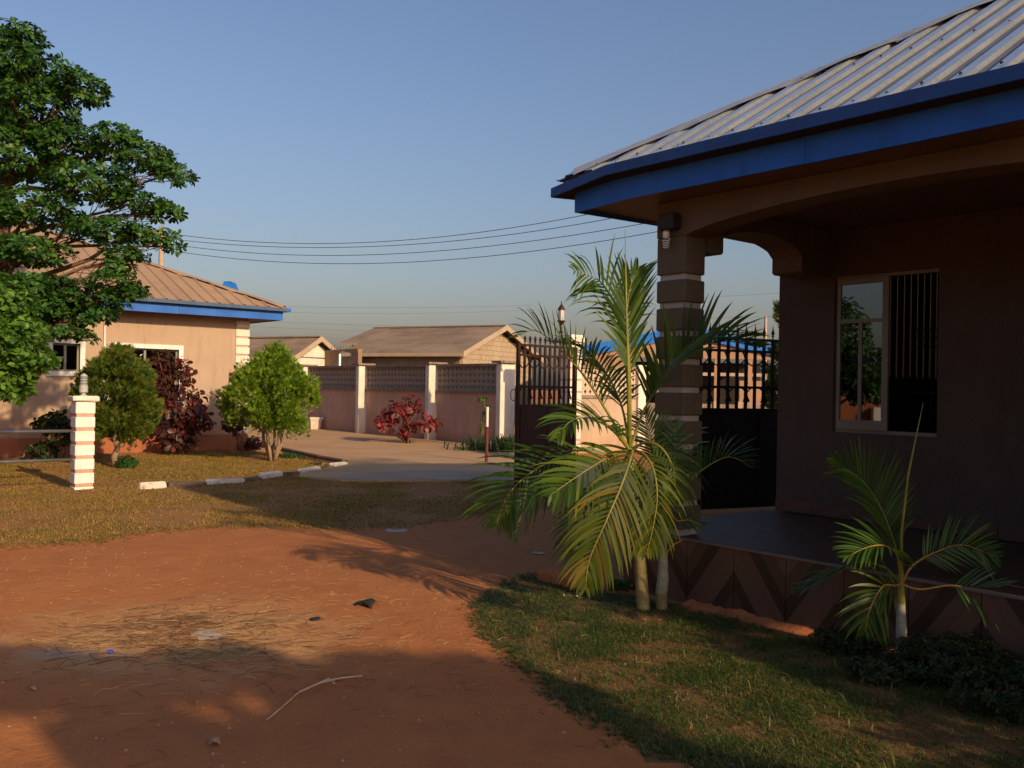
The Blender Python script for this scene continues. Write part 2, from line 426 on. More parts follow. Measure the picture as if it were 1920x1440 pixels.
# ground materials
def earthmat():
    m, nt, bs = nodes('red_laterite_earth')
    v = coords(nt, False)
    a = noise(nt, v, 0.5, 6, 0.6)
    b = noise(nt, v, 3.0, 6, 0.65)
    c = noise(nt, v, 90, 4, 0.7)
    col = ramp(nt, a, [(0.32, (0.38, 0.130, 0.034)), (0.5, (0.44, 0.155, 0.042)), (0.68, (0.49, 0.19, 0.056))])
    col = mix(nt, 0.45, col, ramp(nt, b, [(0.3, (0.31, 0.102, 0.026)), (0.7, (0.53, 0.215, 0.064))]))
    col = mix(nt, 0.30, col, ramp(nt, c, [(0.3, (0.17, 0.06, 0.025)), (0.7, (0.52, 0.25, 0.13))]))
    # litter patch of pale sandy soil round the twig heap
    def ell(px, py, rx, ry, soft):
        p = gp(px, py)
        s = N(nt, 'ShaderNodeVectorMath', operation='SUBTRACT'); nt.links.new(v, s.inputs[0]); s.inputs[1].default_value = (p.x, p.y, 0)
        mu = N(nt, 'ShaderNodeVectorMath', operation='MULTIPLY'); nt.links.new(s.outputs[0], mu.inputs[0]); mu.inputs[1].default_value = (1 / rx, 1 / ry, 0)
        le = N(nt, 'ShaderNodeVectorMath', operation='LENGTH'); nt.links.new(mu.outputs[0], le.inputs[0])
        dd = math_(nt, 'ADD', le.outputs['Value'], math_(nt, 'MULTIPLY', math_(nt, 'SUBTRACT', b, 0.5), 1.6))
        return ramp_val(nt, dd, 1.0, 1.0 - soft)
    col = mix(nt, math_(nt, 'MULTIPLY', ell(330, 1190, 1.35, 1.15, 0.6), 0.9), col, (0.50, 0.28, 0.115))
    col = mix(nt, math_(nt, 'MULTIPLY', ell(405, 1232, 0.35, 0.16, 0.7), 0.5), col, (0.15, 0.15, 0.05))
    col = mix(nt, math_(nt, 'MULTIPLY', ell(335, 1168, 0.30, 0.26, 0.6), 0.7), col, (0.16, 0.065, 0.03))
    col = mix(nt, math_(nt, 'MULTIPLY', ell(120, 1225, 0.45, 0.16, 0.8), 0.5), col, (0.42, 0.36, 0.30))
    nt.links.new(col, bs.inputs['Base Color'])
    bs.inputs['Roughness'].default_value = 0.95; bs.inputs['Specular IOR Level'].default_value = 0.15
    h = math_(nt, 'ADD', math_(nt, 'MULTIPLY', b, 0.6), math_(nt, 'MULTIPLY', c, 0.25))
    h = math_(nt, 'ADD', h, math_(nt, 'MULTIPLY', noise(nt, v, 18, 4, 0.6), 0.35))
    bump(nt, bs, h, 0.8, 0.035)
    return m
M['earth'] = earthmat()
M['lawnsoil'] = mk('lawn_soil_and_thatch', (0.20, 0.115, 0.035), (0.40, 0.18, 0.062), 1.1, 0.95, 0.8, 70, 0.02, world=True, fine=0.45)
M['lawnsoil2'] = mk('shaded_lawn_soil', (0.08, 0.065, 0.02), (0.26, 0.115, 0.040), 2.1, 0.95, 0.8, 70, 0.02, world=True, fine=0.45)  # darker copy of the lawn soil, shade put into the colour
M['farfield'] = mk('far_green_field', (0.10, 0.14, 0.025), (0.20, 0.20, 0.05), 0.4, 0.95, 0.5, 10, 0.02, world=True)

# ------------------------------------------------------------------ ground
P0 = gp(1348, 1142) + Vector((-0.045, 0, 0))   # front foot of the porch plinth
RZ = R(-50)
def loc2w(x, y, z=0, o=P0):
    c, s = math.cos(RZ), math.sin(RZ)
    return Vector((o.x + c * x - s * y, o.y + s * x + c * y, z))

def poly_px(pts): return [(gp(a, b).x, gp(a, b).y) for a, b in pts]
def inside_np(poly, X, Y):
    r = np.zeros(X.shape, bool); n = len(poly); j = n - 1
    for i in range(n):
        xi, yi = poly[i]; xj, yj = poly[j]
        if yi != yj:
            c = ((yi > Y) != (yj > Y)) & (X < (xj - xi) * (Y - yi) / (yj - yi) + xi)
            r ^= c
        j = i
    return r
KERB = [(110, 921), (185, 919), (258, 916), (312, 913), (385, 909), (456, 904), (487, 898), (527, 893), (562, 888), (597, 881), (622, 877), (647, 872)]
LAWN_A = poly_px([(-700, 935), (-700, 850), (60, 847), (300, 845), (470, 846), (530, 851), (600, 868), (640, 874)] + [(a, b) for a, b in reversed(KERB)] )
LAWN_B = poly_px([(-700, 935)] + KERB[:8] + [(560, 896), (640, 903), (900, 903), (1000, 912), (1060, 925), (1050, 945), (960, 955), (880, 968), (760, 984), (640, 990), (560, 988), (430, 986), (300, 995), (180, 1012), (60, 1022), (-100, 1030), (-700, 1060)])
LAWN_C = poly_px([(1010, 1078), (955, 1092), (915, 1120), (893, 1160), (925, 1198), (985, 1248), (1060, 1306), (1140, 1362), (1240, 1408), (1350, 1445), (1600, 1560), (2400, 1900), (2500, 1330), (1950, 1262), (1700, 1232), (1560, 1212), (1480, 1190), (1400, 1168), (1300, 1140), (1200, 1118), (1120, 1105), (1060, 1092)])

def gh(x, y):
    return 0.017 * (mnoise.noise(Vector((x * 0.9, y * 0.9, 0))) + 0.5 * mnoise.noise(Vector((x * 3.1, y * 3.1, 3.0))) + 0.3 * mnoise.noise(Vector((x * 8, y * 8, 5.0))))

def axis(lo, hi, step, far):
    a = list(np.arange(lo, hi + 1e-6, step))
    s = step
    left = []; x = lo
    while x > -far: s *= 1.35; x -= s; left.append(x)
    s = step; right = []; x = hi
    while x < far: s *= 1.35; x += s; right.append(x)
    return np.array(left[::-1] + a + right)
gx = axis(-11, 6.5, 0.1, 700); gy = axis(2.2, 22, 0.1, 900)
GX, GY = np.meshgrid(gx, gy)
zz = np.zeros(GX.shape)
for i in range(len(gy)):
    for j in range(len(gx)):
        if -11 <= gx[j] <= 6.6 and 2 <= gy[i] <= 22.1:
            zz[i, j] = gh(gx[j], gy[i])
CX = (GX[:-1, :-1] + GX[1:, 1:]) / 2; CY = (GY[:-1, :-1] + GY[1:, 1:]) / 2
wob = np.zeros(CX.shape); wob2 = np.zeros(CX.shape)
for i in range(CX.shape[0]):
    for j in range(CX.shape[1]):
        if abs(CX[i, j]) < 12 and CY[i, j] < 23:
            wob[i, j] = mnoise.noise(Vector((CX[i, j] * 2.2, CY[i, j] * 2.2, 4))); wob2[i, j] = mnoise.noise(Vector((CX[i, j] * 2.2, CY[i, j] * 2.2, 14)))
jx = CX + wob * 0.22 + NP.normal(0, 0.025, CX.shape); jy = CY + wob2 * 0.22 + NP.normal(0, 0.025, CX.shape)
mA = inside_np(LAWN_A, jx, jy) | inside_np(LAWN_B, jx, jy)
mC = inside_np(LAWN_C, jx, jy) & ~mA
far = (CY > 38) & (CY < 120)
def grid_mesh(name, mask, mat):
    ii, jj = np.nonzero(mask)
    nx = len(gx)
    a = ii * nx + jj
    quads = np.stack([a, a + 1, a + nx + 1, a + nx], 1)
    u, inv = np.unique(quads, return_inverse=True)
    inv = inv.reshape(quads.shape)
    vs = np.stack([GX.ravel()[u], GY.ravel()[u], zz.ravel()[u]], 1)
    m = bpy.data.meshes.new(name)
    m.from_pydata(vs.tolist(), [], inv.tolist())
    m.materials.append(mat)
    m.polygons.foreach_set('use_smooth', [True] * len(m.polygons))
    o = link(name, m)
    return o
tag(grid_mesh('red_earth_ground', ~(mA | mC | far), M['earth']), 'bare red laterite earth of the yard', kind='structure')
tag(grid_mesh('front_lawn_ground', mA, M['lawnsoil']), 'thin dry lawn soil beside the paved drive', kind='structure')
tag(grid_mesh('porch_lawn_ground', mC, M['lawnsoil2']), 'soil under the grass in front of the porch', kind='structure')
tag(grid_mesh('far_field_ground', far, M['farfield']), 'green field ground beyond the compound wall', kind='structure')

# raw triangle/quad soup with a per-face random attribute
def soup(name, V, Fc, rnd, mat, parent=None, smooth=False):
    m = bpy.data.meshes.new(name)
    V = np.asarray(V, dtype=np.float32); Fc = np.asarray(Fc, dtype=np.int32)
    k = Fc.shape[1]
    m.vertices.add(len(V)); m.vertices.foreach_set('co', V.ravel())
    m.loops.add(Fc.size); m.loops.foreach_set('vertex_index', Fc.ravel())
    m.polygons.add(len(Fc)); m.polygons.foreach_set('loop_start', np.arange(0, Fc.size, k, dtype=np.int32))
    m.polygons.foreach_set('loop_total', np.full(len(Fc), k, dtype=np.int32))
    a = m.attributes.new('rnd', 'FLOAT', 'FACE'); a.data.foreach_set('value', np.asarray(rnd, dtype=np.float32))
    m.materials.append(mat)
    if smooth: m.polygons.foreach_set('use_smooth', [True] * len(Fc))
    m.update(); m.validate()
    return link(name, m, parent)

def grass(name, poly, n, h0, h1, w, mat, label, dens=None, lean=0.6, rim=0.22):
    xs = [p[0] for p in poly]; ys = [p[1] for p in poly]
    x0, x1, y0, y1 = max(min(xs), -10), min(max(xs), 6), max(min(ys), 2.4), max(ys)
    X = NP.uniform(x0, x1, n); Y = NP.uniform(y0, y1, n)
    jt = rim * np.abs(NP.normal(0, 1, n)) * np.sign(NP.normal(0, 1, n)); ja = NP.uniform(0, 6.283, n)
    k = inside_np(poly, X + jt * np.cos(ja), Y + jt * np.sin(ja)) & inside_np(poly, X - 0.5 * jt * np.cos(ja), Y - 0.5 * jt * np.sin(ja)) | (inside_np(poly, X + NP.normal(0, 0.05, n), Y + NP.normal(0, 0.05, n)) & (NP.uniform(0, 1, n) < 0.25))
    X, Y = X[k], Y[k]
    if dens is not None:
        d = np.array([dens(a, b) for a, b in zip(X, Y)])
        k = NP.uniform(0, 1, len(X)) < d
        X, Y = X[k], Y[k]
    n = len(X)
    Z = np.array([gh(a, b) for a, b in zip(X, Y)])
    h = NP.uniform(h0, h1, n); an = NP.uniform(0, 2 * np.pi, n); ln = NP.uniform(0.1, lean * 2, n) * h
    wa = an + np.pi / 2 + NP.uniform(-0.5, 0.5, n); ww = w * NP.uniform(0.6, 1.4, n)
    dx, dy = np.cos(an), np.sin(an); wx, wy = np.cos(wa) * ww, np.sin(wa) * ww
    V = np.zeros((n, 5, 3))
    V[:, 0] = np.stack([X - wx, Y - wy, Z - 0.003], 1); V[:, 1] = np.stack([X + wx, Y + wy, Z - 0.003], 1)
    mx, my, mz = X + dx * ln * 0.35, Y + dy * ln * 0.35, Z + h * 0.65
    V[:, 2] = np.stack([mx + wx * 0.8, my + wy * 0.8, mz], 1); V[:, 3] = np.stack([mx - wx * 0.8, my - wy * 0.8, mz], 1)
    V[:, 4] = np.stack([X + dx * ln, Y + dy * ln, Z + h * NP.uniform(0.75, 1.0, n)], 1)
    base = (np.arange(n) * 5)[:, None]
    F1 = base + np.array([[0, 1, 2]]); F2 = base + np.array([[0, 2, 3]]); F3 = base + np.array([[3, 2, 4]])
    Fc = np.concatenate([F1, F2, F3]); r_ = NP.uniform(0, 1, n)
    o = soup(name, V.reshape(-1, 3), Fc, np.concatenate([r_, r_, r_]), mat)
    tag(o, label, kind='stuff')
    return o
def dn(sc, lo, hi, off=0):
    return lambda a, b: min(1, max(0.12, (mnoise.noise(Vector((a * sc + off, b * sc, 1.7))) + 0.5 * mnoise.noise(Vector((a * sc * 3, b * sc * 3, 7))) - lo) / (hi - lo)))
grass('porch_lawn_grass', LAWN_C, 480000, 0.006, 0.026, 0.0020, M['grassn'], 'short mixed green and brown grass in front of the porch', dn(2.2, -0.45, 0.4), lean=2.0)
grass('front_lawn_grass', LAWN_B, 300000, 0.006, 0.032, 0.0035, M['grassd'], 'dry yellow green grass strip between kerb and red earth', dn(1.1, -0.45, 0.35), lean=1.1)
grass('kerbed_lawn_grass', LAWN_A, 190000, 0.006, 0.035, 0.0045, M['grassd'], 'thin dry grass inside the black and white kerb', dn(0.9, -0.45, 0.4, 9), lean=1.1)
grass('porch_lawn_weeds', LAWN_C, 9000, 0.03, 0.075, 0.0032, M['grassn'], 'longer green blades standing out of the porch lawn', dn(3.0, -0.1, 0.9, 5), lean=1.2)
# ragged tufts that creep over the lawn edges
def edge_tufts(name, poly, n, mat, label, spread, h):
    V = []; Fc = []; rr = []
    L = len(poly)
    for _ in range(n):
        i = rng.randrange(L); a = poly[i]; b = poly[(i + 1) % L]
        t = rng.random(); x = a[0] + (b[0] - a[0]) * t + rng.gauss(0, spread); y = a[1] + (b[1] - a[1]) * t + rng.gauss(0, spread)
        if not (-9 < x < 5 and 3 < y < 20): continue
        if loc2w(0, 0).x and ((x - P0.x) * 0.766 + (y - P0.y) * 0.643) > -0.03 and y < 8: continue
        z = gh(x, y)
        for k in range(rng.randint(4, 9)):
            q = rng.uniform(0, 6.28); l = rng.uniform(0.4, 1) * h; w = 0.003
            bb = len(V)
            V += [(x - math.sin(q) * w, y + math.cos(q) * w, z), (x + math.sin(q) * w, y - math.cos(q) * w, z), (x + math.cos(q) * l, y + math.sin(q) * l, z + rng.uniform(0.1, 0.8) * l)]
            Fc.append((bb, bb + 1, bb + 2)); rr.append(rng.random())
    tag(soup(name, V, Fc, rr, mat), label, kind='stuff')
edge_tufts('lawn_edge_tufts', LAWN_B[8:], 2600, M['grassd'], 'loose dry tufts along the edge of the front lawn', 0.13, 0.06)
edge_tufts('porch_edge_tufts', LAWN_C[:10], 1200, M['grassn'], 'ragged grass tufts along the curved lawn edge by the porch', 0.05, 0.05)

# ------------------------------------------------------------------ paving and kerb
pv = poly_px([(470, 846), (475, 838), (455, 800), (468, 795), (575, 799), (690, 812), (830, 828), (960, 842), (1090, 860), (1240, 885), (1240, 925), (1060, 925), (1000, 912), (900, 903), (640, 903), (560, 896)] + [(562, 890), (597, 883), (622, 878), (649, 873), (602, 866), (531, 850)])
b = MB(); b.prism(pv, lambda a, c, d: (a, c, d), 0.030, -0.05)
tag(b.build('paved_drive', M['pave']), 'dusty brown concrete drive in front of the mauve wall', kind='structure')
ap = poly_px([(640, 903), (600, 899), (680, 890), (780, 886), (900, 885), (1050, 900), (1000, 912), (900, 903)])
b = MB(); b.prism(ap, lambda a, c, d: (a, c, d), 0.036, 0.031)
tag(b.build('concrete_apron', M['apron']), 'greyer concrete strip along the edge of the drive', kind='structure')
# faint slab joints
b = MB()
for k in range(9):
    a = loc2w(-13 + 0.0, 8.5 + k * 1.5); c2 = loc2w(-2.0, 8.5 + k * 1.5)
for px0, py0, px1, py1 in ((600, 858, 960, 872), (560, 838, 960, 856), (700, 822, 980, 846), (560, 812, 900, 836)):
    A = gp(px0, py0); Bp = gp(px1, py1); d = (Bp - A).normalized(); nn = Vector((-d.y, d.x, 0)) * 0.012
    b.add([(A - nn).to_tuple()[:2] + (0.0385,), (Bp - nn).to_tuple()[:2] + (0.0385,), (Bp + nn).to_tuple()[:2] + (0.0385,), (A + nn).to_tuple()[:2] + (0.0385,)], [(0, 1, 2, 3)])
tag(b.build('paving_joints', M['joint']), 'thin dark joints across the drive', kind='structure')

kr = thing('kerb', 'low kerb of stones painted alternately white and black round the left lawn', 'kerb', gp(385, 909))
kp = [gp(a, c) for a, c in KERB]
for i in range(2, len(kp) - 1):
    A, Bp = kp[i], kp[i + 1]; d = Bp - A; L = d.length; ang = math.atan2(d.y, d.x)
    nseg = max(1, round(L / 0.55))
    for k in range(nseg):
        p = A + d * ((k + 0.5) / nseg)
        hl = L / nseg / 2 - 0.012
        white = (i % 2 == 0)
        mb = MB().rbox(-hl, hl, -0.07, 0.07, -0.05, (0.085 if white else 0.055) + rng.uniform(-0.02, 0.012), 0.02)
        mb.v = [(x + rng.gauss(0, .008), y + rng.gauss(0, .008), z + rng.gauss(0, .006)) for x, y, z in mb.v]
        o = mb.build('kerb_stone', M['kwhite'] if white else M['kblack'], kr, loc=(p.x - kr.location.x, p.y - kr.location.y, 0), rot=(rng.gauss(0, .02), rng.gauss(0, .02), ang + rng.gauss(0, .03)))
        o['label'] = 'chipped white kerb stone' if white else 'worn black kerb stone'
kp2 = [gp(a, c) for a, c in [(647, 872), (602, 864), (531, 848), (480, 838)]]
for i in range(3):
    A, Bp = kp2[i], kp2[i + 1]; d = Bp - A; L = d.length; ang = math.atan2(d.y, d.x); n_ = max(1, round(L / 0.8))
    for k in range(n_):
        p = A + d * ((k + 0.5) / n_); hl = L / n_ / 2 - 0.01
        MB().rbox(-hl, hl, -0.06, 0.06, -0.05, 0.11, 0.012).build('kerb_stone', M['joint'], kr, loc=(p.x - kr.location.x, p.y - kr.location.y, 0), rot=(0, 0, ang))['label'] = 'bare earth-stained kerb stone'

# ------------------------------------------------------------------ porch house (right)
H = thing('porch_bungalow', 'nearest bungalow, brown walls, deep tiled porch, blue fascia and ribbed metal roof at the right', 'house', P0, RZ)
FZ = 0.49
XR = 8.0                                   # right end of the house, out of frame
bx = lambda name, mat, *a: boxo(name, mat, H, *a)
bx('plinth', M['grout'], -0.90, XR, 0.012, 8.0, -0.1, FZ - 0.014)
tA = MB().box(0, 0.424, 0, 0.011, 0.005, FZ - 0.016).mesh('wall_tile', M['chevron'], uv=lambda c: (c.x / 0.43, c.z / 0.49))
tB = MB().box(0, 0.424, 0, 0.011, 0.005, FZ - 0.016).mesh('wall_tile', M['chevron'], uv=lambda c: (1 - c.x / 0.43, c.z / 0.49))
x = -0.677 ; k = 0
while x < XR - 0.5:
    link('plinth_tile', (tA, tB)[k % 2], H, (x, 0, 0)); x += 0.43; k += 1
link('plinth_tile', MB().box(-0.9, -0.68, 0, 0.011, 0.005, FZ - 0.016).mesh('wall_tile', M['chevron'], uv=lambda c: (c.x / 0.43, c.z / 0.49)), H)
ft = MB().box(0.002, 0.428, 0.002, 0.388, 0, 0.014).mesh('floor_tile', M['floortile'])
for i in range(17):
    for j in range(5):
        link('floor_tile', ft, H, (-0.9 + 0.43 * i, -0.006 + 0.39 * j + 0.0, FZ - 0.013))
bx('floor_nosing', M['grout'], -0.9, XR, -0.012, -0.007, FZ - 0.02, FZ - 0.001)
# wall with window opening
wx0, wx1, wz0, wz1 = -0.237, 0.698, 1.26, 2.655
b = MB()
b.box(-0.81, wx0, 2.0, 2.2, FZ, 3.07); b.box(wx1, XR, 2.0, 2.2, FZ, 3.07)
b.box(wx0, wx1, 2.0, 2.2, FZ, wz0); b.box(wx0, wx1, 2.0, 2.2, wz1, 3.07)
b.box(-0.81, -0.61, 2.2, 8.0, 0, 3.07)
b.box(XR - 0.2, XR, 2.2, 8.0, 0, 3.07); b.box(-0.61, XR - 0.2, 7.8, 8.0, 0, 3.07)
b.box(4.2, 4.4, 0.26, 2.0, FZ, 3.07)  # unseen end wall, added to keep the sun out of the porch
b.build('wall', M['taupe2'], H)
b = MB(); b.box(-0.61, XR - 0.2, 5.0, 5.1, FZ, 3.06); b.box(-0.61, XR - 0.2, 2.2, 5.0, FZ - 0.01, FZ + 0.01); b.box(2.6, 2.7, 2.2, 5.0, FZ + 0.01, 3.06)
b.build('room', M['room'], H)
sk = MB().box(0.002, 0.398, 0, 0.012, 0, 0.11).mesh('skirting_tile', M['skirt'])
for i in range(12): link('skirting_tile', sk, H, (-0.81 + i * 0.4, 1.986, FZ + 0.002))
# column
def banded(parent, x0, x1, y0, y1, z_top, pitch, gap, z_low, z_end, matb, matc, inset=0.022, name='column'):
    bcore = MB().box(x0 + inset, x1 - inset, y0 + inset, y1 - inset, z_low, z_end)
    bcore.build(name + '_core', matc, parent)
    z = z_top; first = True
    out = []
    zz_ = z_end
    while z > z_low:
        MB().rbox(x0, x1, y0, y1, z, zz_, 0.008).build(name + '_block', matb, parent)
        zz_ = z - gap; z -= pitch
    if zz_ > z_low + 0.02:
        MB().rbox(x0, x1, y0, y1, z_low, zz_, 0.008).build(name + '_block', matb, parent)
for cx in (-0.60, 3.10):
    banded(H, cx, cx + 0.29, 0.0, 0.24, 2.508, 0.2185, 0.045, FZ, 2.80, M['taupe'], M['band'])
# front beam with shallow arch
def arch(x0, x1, zb, zm, n=16, step=0.0, sd=0.12):
    pts = []
    for i in range(n + 1):
        t = i / n; pts.append((x0 + (x1 - x0) * t, zb + (zm - zb) * max(0.0, 1 - (2 * t - 1) ** 2) ** 0.8))
    return pts
poly = [(-0.60, 3.07), (-0.60, 2.80), (-0.30, 2.80)] + arch(-0.28, 3.08, 2.81, 2.945) + [(3.10, 2.80), (3.40, 2.80)] + arch(3.42, 6.6, 2.81, 2.945) + [(6.7, 3.07)]
MB().prism(poly, lambda a, c, d: (a, d, c), 0.0, 0.26).build('front_beam', M['taupe'], H)
# side beam with stepped brackets
poly = [(0.262, 3.07), (0.262, 2.69), (0.43, 2.69), (0.45, 2.71), (0.45, 2.83)] + arch(0.455, 1.56, 2.825, 2.93)[1:-1] + [(1.565, 2.80), (1.565, 2.675), (1.60, 2.66), (1.998, 2.66), (1.998, 3.07)]
MB().prism(poly, lambda a, c, d: (d, a, c), -0.60, -0.30).build('side_beam', M['taupe'], H)
MB().prism([(0.262, 3.07), (0.262, 2.8), (1.998, 2.8), (1.998, 3.07)], lambda a, c, d: (d, a, c), 3.1, 3.4).build('side_beam', M['taupe'], H)
# soffit boards
BY, BX = -0.341, -1.188                     # fascia board faces
ns = 0
y = BY + 0.02
while y < 8.3:
    y1 = min(y + 0.15, 8.32)
    MB().box(BX + 0.02, XR + 0.4, y + 0.002, y1 - 0.002, 3.074, 3.088).build('soffit_board', M['soffit'], H); y = y1
MB().box(BX + 0.022, BX + 0.06, BY + 0.022, 8.3, 3.066, 3.0725).build('soffit_trim', M['blue_dark'], H)
# fascia board (front and left side), drooping a little at the corner
def strip(name, mat, pts, z0s, z1s, th, axis_='x'):
    v = []; f = []
    for (a, c2), z0, z1 in zip(pts, z0s, z1s):
        if axis_ == 'x': v += [(a, c2, z0), (a, c2 + th, z0), (a, c2 + th, z1), (a, c2, z1)]
        else: v += [(a, c2, z0), (a + th, c2, z0), (a + th, c2, z1), (a, c2, z1)]
    n = len(pts)
    for i in range(n - 1):
        for k_ in range(4):
            f.append((i * 4 + k_, i * 4 + (k_ + 1) % 4, (i + 1) * 4 + (k_ + 1) % 4, (i + 1) * 4 + k_))
    f += [(0, 1, 2, 3), ((n - 1) * 4 + 3, (n - 1) * 4 + 2, (n - 1) * 4 + 1, (n - 1) * 4)]
    return MB().add(v, f).build(name, mat, H)
fx = [BX, -0.6, 0.4, 1.2, 2.4, 3.6, 5, XR + .4]
for fa, fb, za_, zb_ in ((BX, -0.6, 3.04, 3.068), (-0.6, 0.92, 3.068, 3.066), (0.924, 2.36, 3.063, 3.069), (2.364, 4.2, 3.07, 3.066), (4.204, XR + .4, 3.066, 3.07)):
    fm_ = (fa + fb) / 2
    strip('fascia_board', M['blue'], [(fa, BY + rng.uniform(-.002, .002)), (fm_, BY - .003), (fb, BY + rng.uniform(-.002, .002))], [za_, (za_ + zb_) / 2 - .003, zb_], [3.235] * 3, 0.018)
fy = [BY + 0.018, 1, 3, 5, 8.34]
strip('fascia_board', M['blue'], [(BX, a) for a in fy], [3.04, 3.068, 3.07, 3.07, 3.07], [3.235] * 5, 0.018, 'y')
GYl, GXl = BY - 0.135, BX - 0.145
gxs = [GXl, GXl + 0.61, 1.0, 2.5, 4.5, XR + .5]
strip('gutter', M['gutter'], [(a, GYl) for a in gxs], [3.165, 3.245, 3.245, 3.24, 3.24, 3.24], [3.24, 3.322, 3.328, 3.322, 3.325, 3.325], 0.02)
strip('gutter', M['gutter'], [(GXl, a) for a in [GYl + 0.02, 0.6, 3, 8.4]], [3.165, 3.245, 3.245, 3.245], [3.24, 3.322, 3.325, 3.325], 0.02, 'y')
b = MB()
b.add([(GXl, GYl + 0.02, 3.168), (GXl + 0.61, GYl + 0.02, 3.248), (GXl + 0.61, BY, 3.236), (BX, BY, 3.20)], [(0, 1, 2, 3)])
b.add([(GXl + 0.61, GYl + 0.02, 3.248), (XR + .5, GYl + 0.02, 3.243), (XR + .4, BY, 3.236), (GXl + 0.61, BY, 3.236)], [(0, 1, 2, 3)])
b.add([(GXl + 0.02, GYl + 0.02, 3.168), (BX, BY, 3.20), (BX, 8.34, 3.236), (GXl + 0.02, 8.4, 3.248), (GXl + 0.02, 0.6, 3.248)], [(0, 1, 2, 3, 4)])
b.build('gutter_underside', M['dark'], H)  # near-black sheet, shade of the gutter recess put into its colour
# roof sheets
PITCHR = 0.584
def roof_sheets(parent, x0, x1, y0, z0, pitch, smax, per, width, prof, mats, flip=False, name='roof_sheet', xend=None, swap=None, hipright=False):
    """prof: list of (fraction, height, mat of the face that follows)"""
    nsh = int(math.ceil((x1 - x0) / width))
    nrm = Vector((0, -pitch, 1)).normalized()
    for s_ in range(nsh):
        xa = x0 + s_ * width; nr = int(round(width / per))
        P = []
        for r_ in range(nr):
            for fr_, h_, mi_ in prof:
                P.append((xa + (r_ + fr_) * per, h_, mi_))
        P.append((xa + width - 0.001, prof[0][1], 0))
        v = []; f = []; mi = []
        for xx, h_, _m in P:
            top = min(smax, max(0.0, xx - x0))
            if xend is not None: top = min(top, max(0.0, xend - xx))
            lift = nrm * (h_ + 0.0)
            v.append(Vector((xx, y0, z0)) + lift)
            v.append(Vector((xx, y0 + top, z0 + top * pitch)) + lift)
        for i in range(len(P) - 1):
            f.append((2 * i, 2 * i + 2, 2 * i + 3, 2 * i + 1)); mi.append(P[i][2])
        mb = MB(); mb.v = [tuple(swap(q) if swap else q) for q in v]; mb.f = f; mb.mi = mi
        mb.build(name, mats, parent)
prof1 = [(0.0, 0.0, 0), (0.46, 0.0, 0), (0.56, 0.026, 1), (0.92, 0.026, 0), (0.99, 0.0, 0)]
ex = GXl + 0.03; ey = GYl + 0.03
roof_sheets(H, ex, XR + 0.5, ey, 3.30, PITCHR, 4.4, 0.217, 0.868, prof1, [M['dust'], M['crest']], xend=XR + 2.9)
# left hip slope (mostly out of sight) – built by swapping x and y
roof_sheets(H, ey, 8.4, ex, 3.30, PITCHR, 4.4, 0.217, 0.868, prof1, [M['dust'], M['crest']], swap=lambda q: Vector((ex + (q.y - ex), ey + (q.x - ey), q.z)), xend=8.4)
# ridge cap along the hip with lifted edges and dark gaps
def hipcap(parent, x0, y0, z0, pitch, L, mat, w=0.17, seed=3, seg=0.62, sx=1, sy=1):
    rr = random.Random(seed); s0 = 0.10
    while s0 < L:
        s1 = s0 + seg
        v = []; n = 7
        amp = rr.uniform(0.012, 0.035)
        for i in range(n):
            t = i / (n - 1); s = s0 + (s1 - s0) * t * 1.04
            q_ = w * 0.62 * (1 + 0.12 * math.sin(5 * t + s0))
            zc = z0 + pitch * s + 0.045
            e1 = 0.030 + amp * math.sin(math.pi * t) * rr.uniform(.7, 1.2)
            ze_ = z0 + pitch * (s - q_) + e1
            v.append((x0 + sx * (s + q_), y0 + sy * (s - q_), ze_))
            v.append((x0 + sx * s, y0 + sy * s, zc))
            v.append((x0 + sx * (s - q_), y0 + sy * (s + q_), ze_))
        f = []
        for i in range(n - 1):
            a = i * 3
            f += [(a, a + 3, a + 4, a + 1), (a + 1, a + 4, a + 5, a + 2)]
        MB().add(v, f).build('ridge_cap', mat, parent)
        s0 = s1 - 0.04
hipcap(H, ex, ey, 3.30, PITCHR, 4.3, M['hipcap'], w=0.25)
MB().tube([(ex + .2, ey + .2, 3.30 + .2 * PITCHR), (ex + 4.3, ey + 4.3, 3.30 + 4.3 * PITCHR)], 0.02, 6).build('hip_batten', M['black'], H)
# gutter spikes and wind-blown twigs on the eave
for a in (-1.27, -1.10, -0.62, -0.02, 0.62, 1.45, 2.5):
    MB().tube([(a, GYl + 0.01, 3.30), (a + 0.003, GYl + 0.008, 3.352 if a > -1 else 3.30)], [0.006, 0.002], 4).build('gutter_spike', M['iron'], H)
scm = MB().lathe([(0.011, 0), (0.011, 0.006), (0.005, 0.012)], 6).mesh('roof_screw', M['black'])
for i in range(40):
    xx = ex + 0.217 * (i + 0.74)
    for up_ in (0.09, 1.25, 2.5):
        if up_ < xx - ex - .15: link('roof_screw', scm, H, (xx, ey + up_ + rng.uniform(-.02, .02), 3.30 + up_ * PITCHR + 0.031), (R(30), 0, 0))
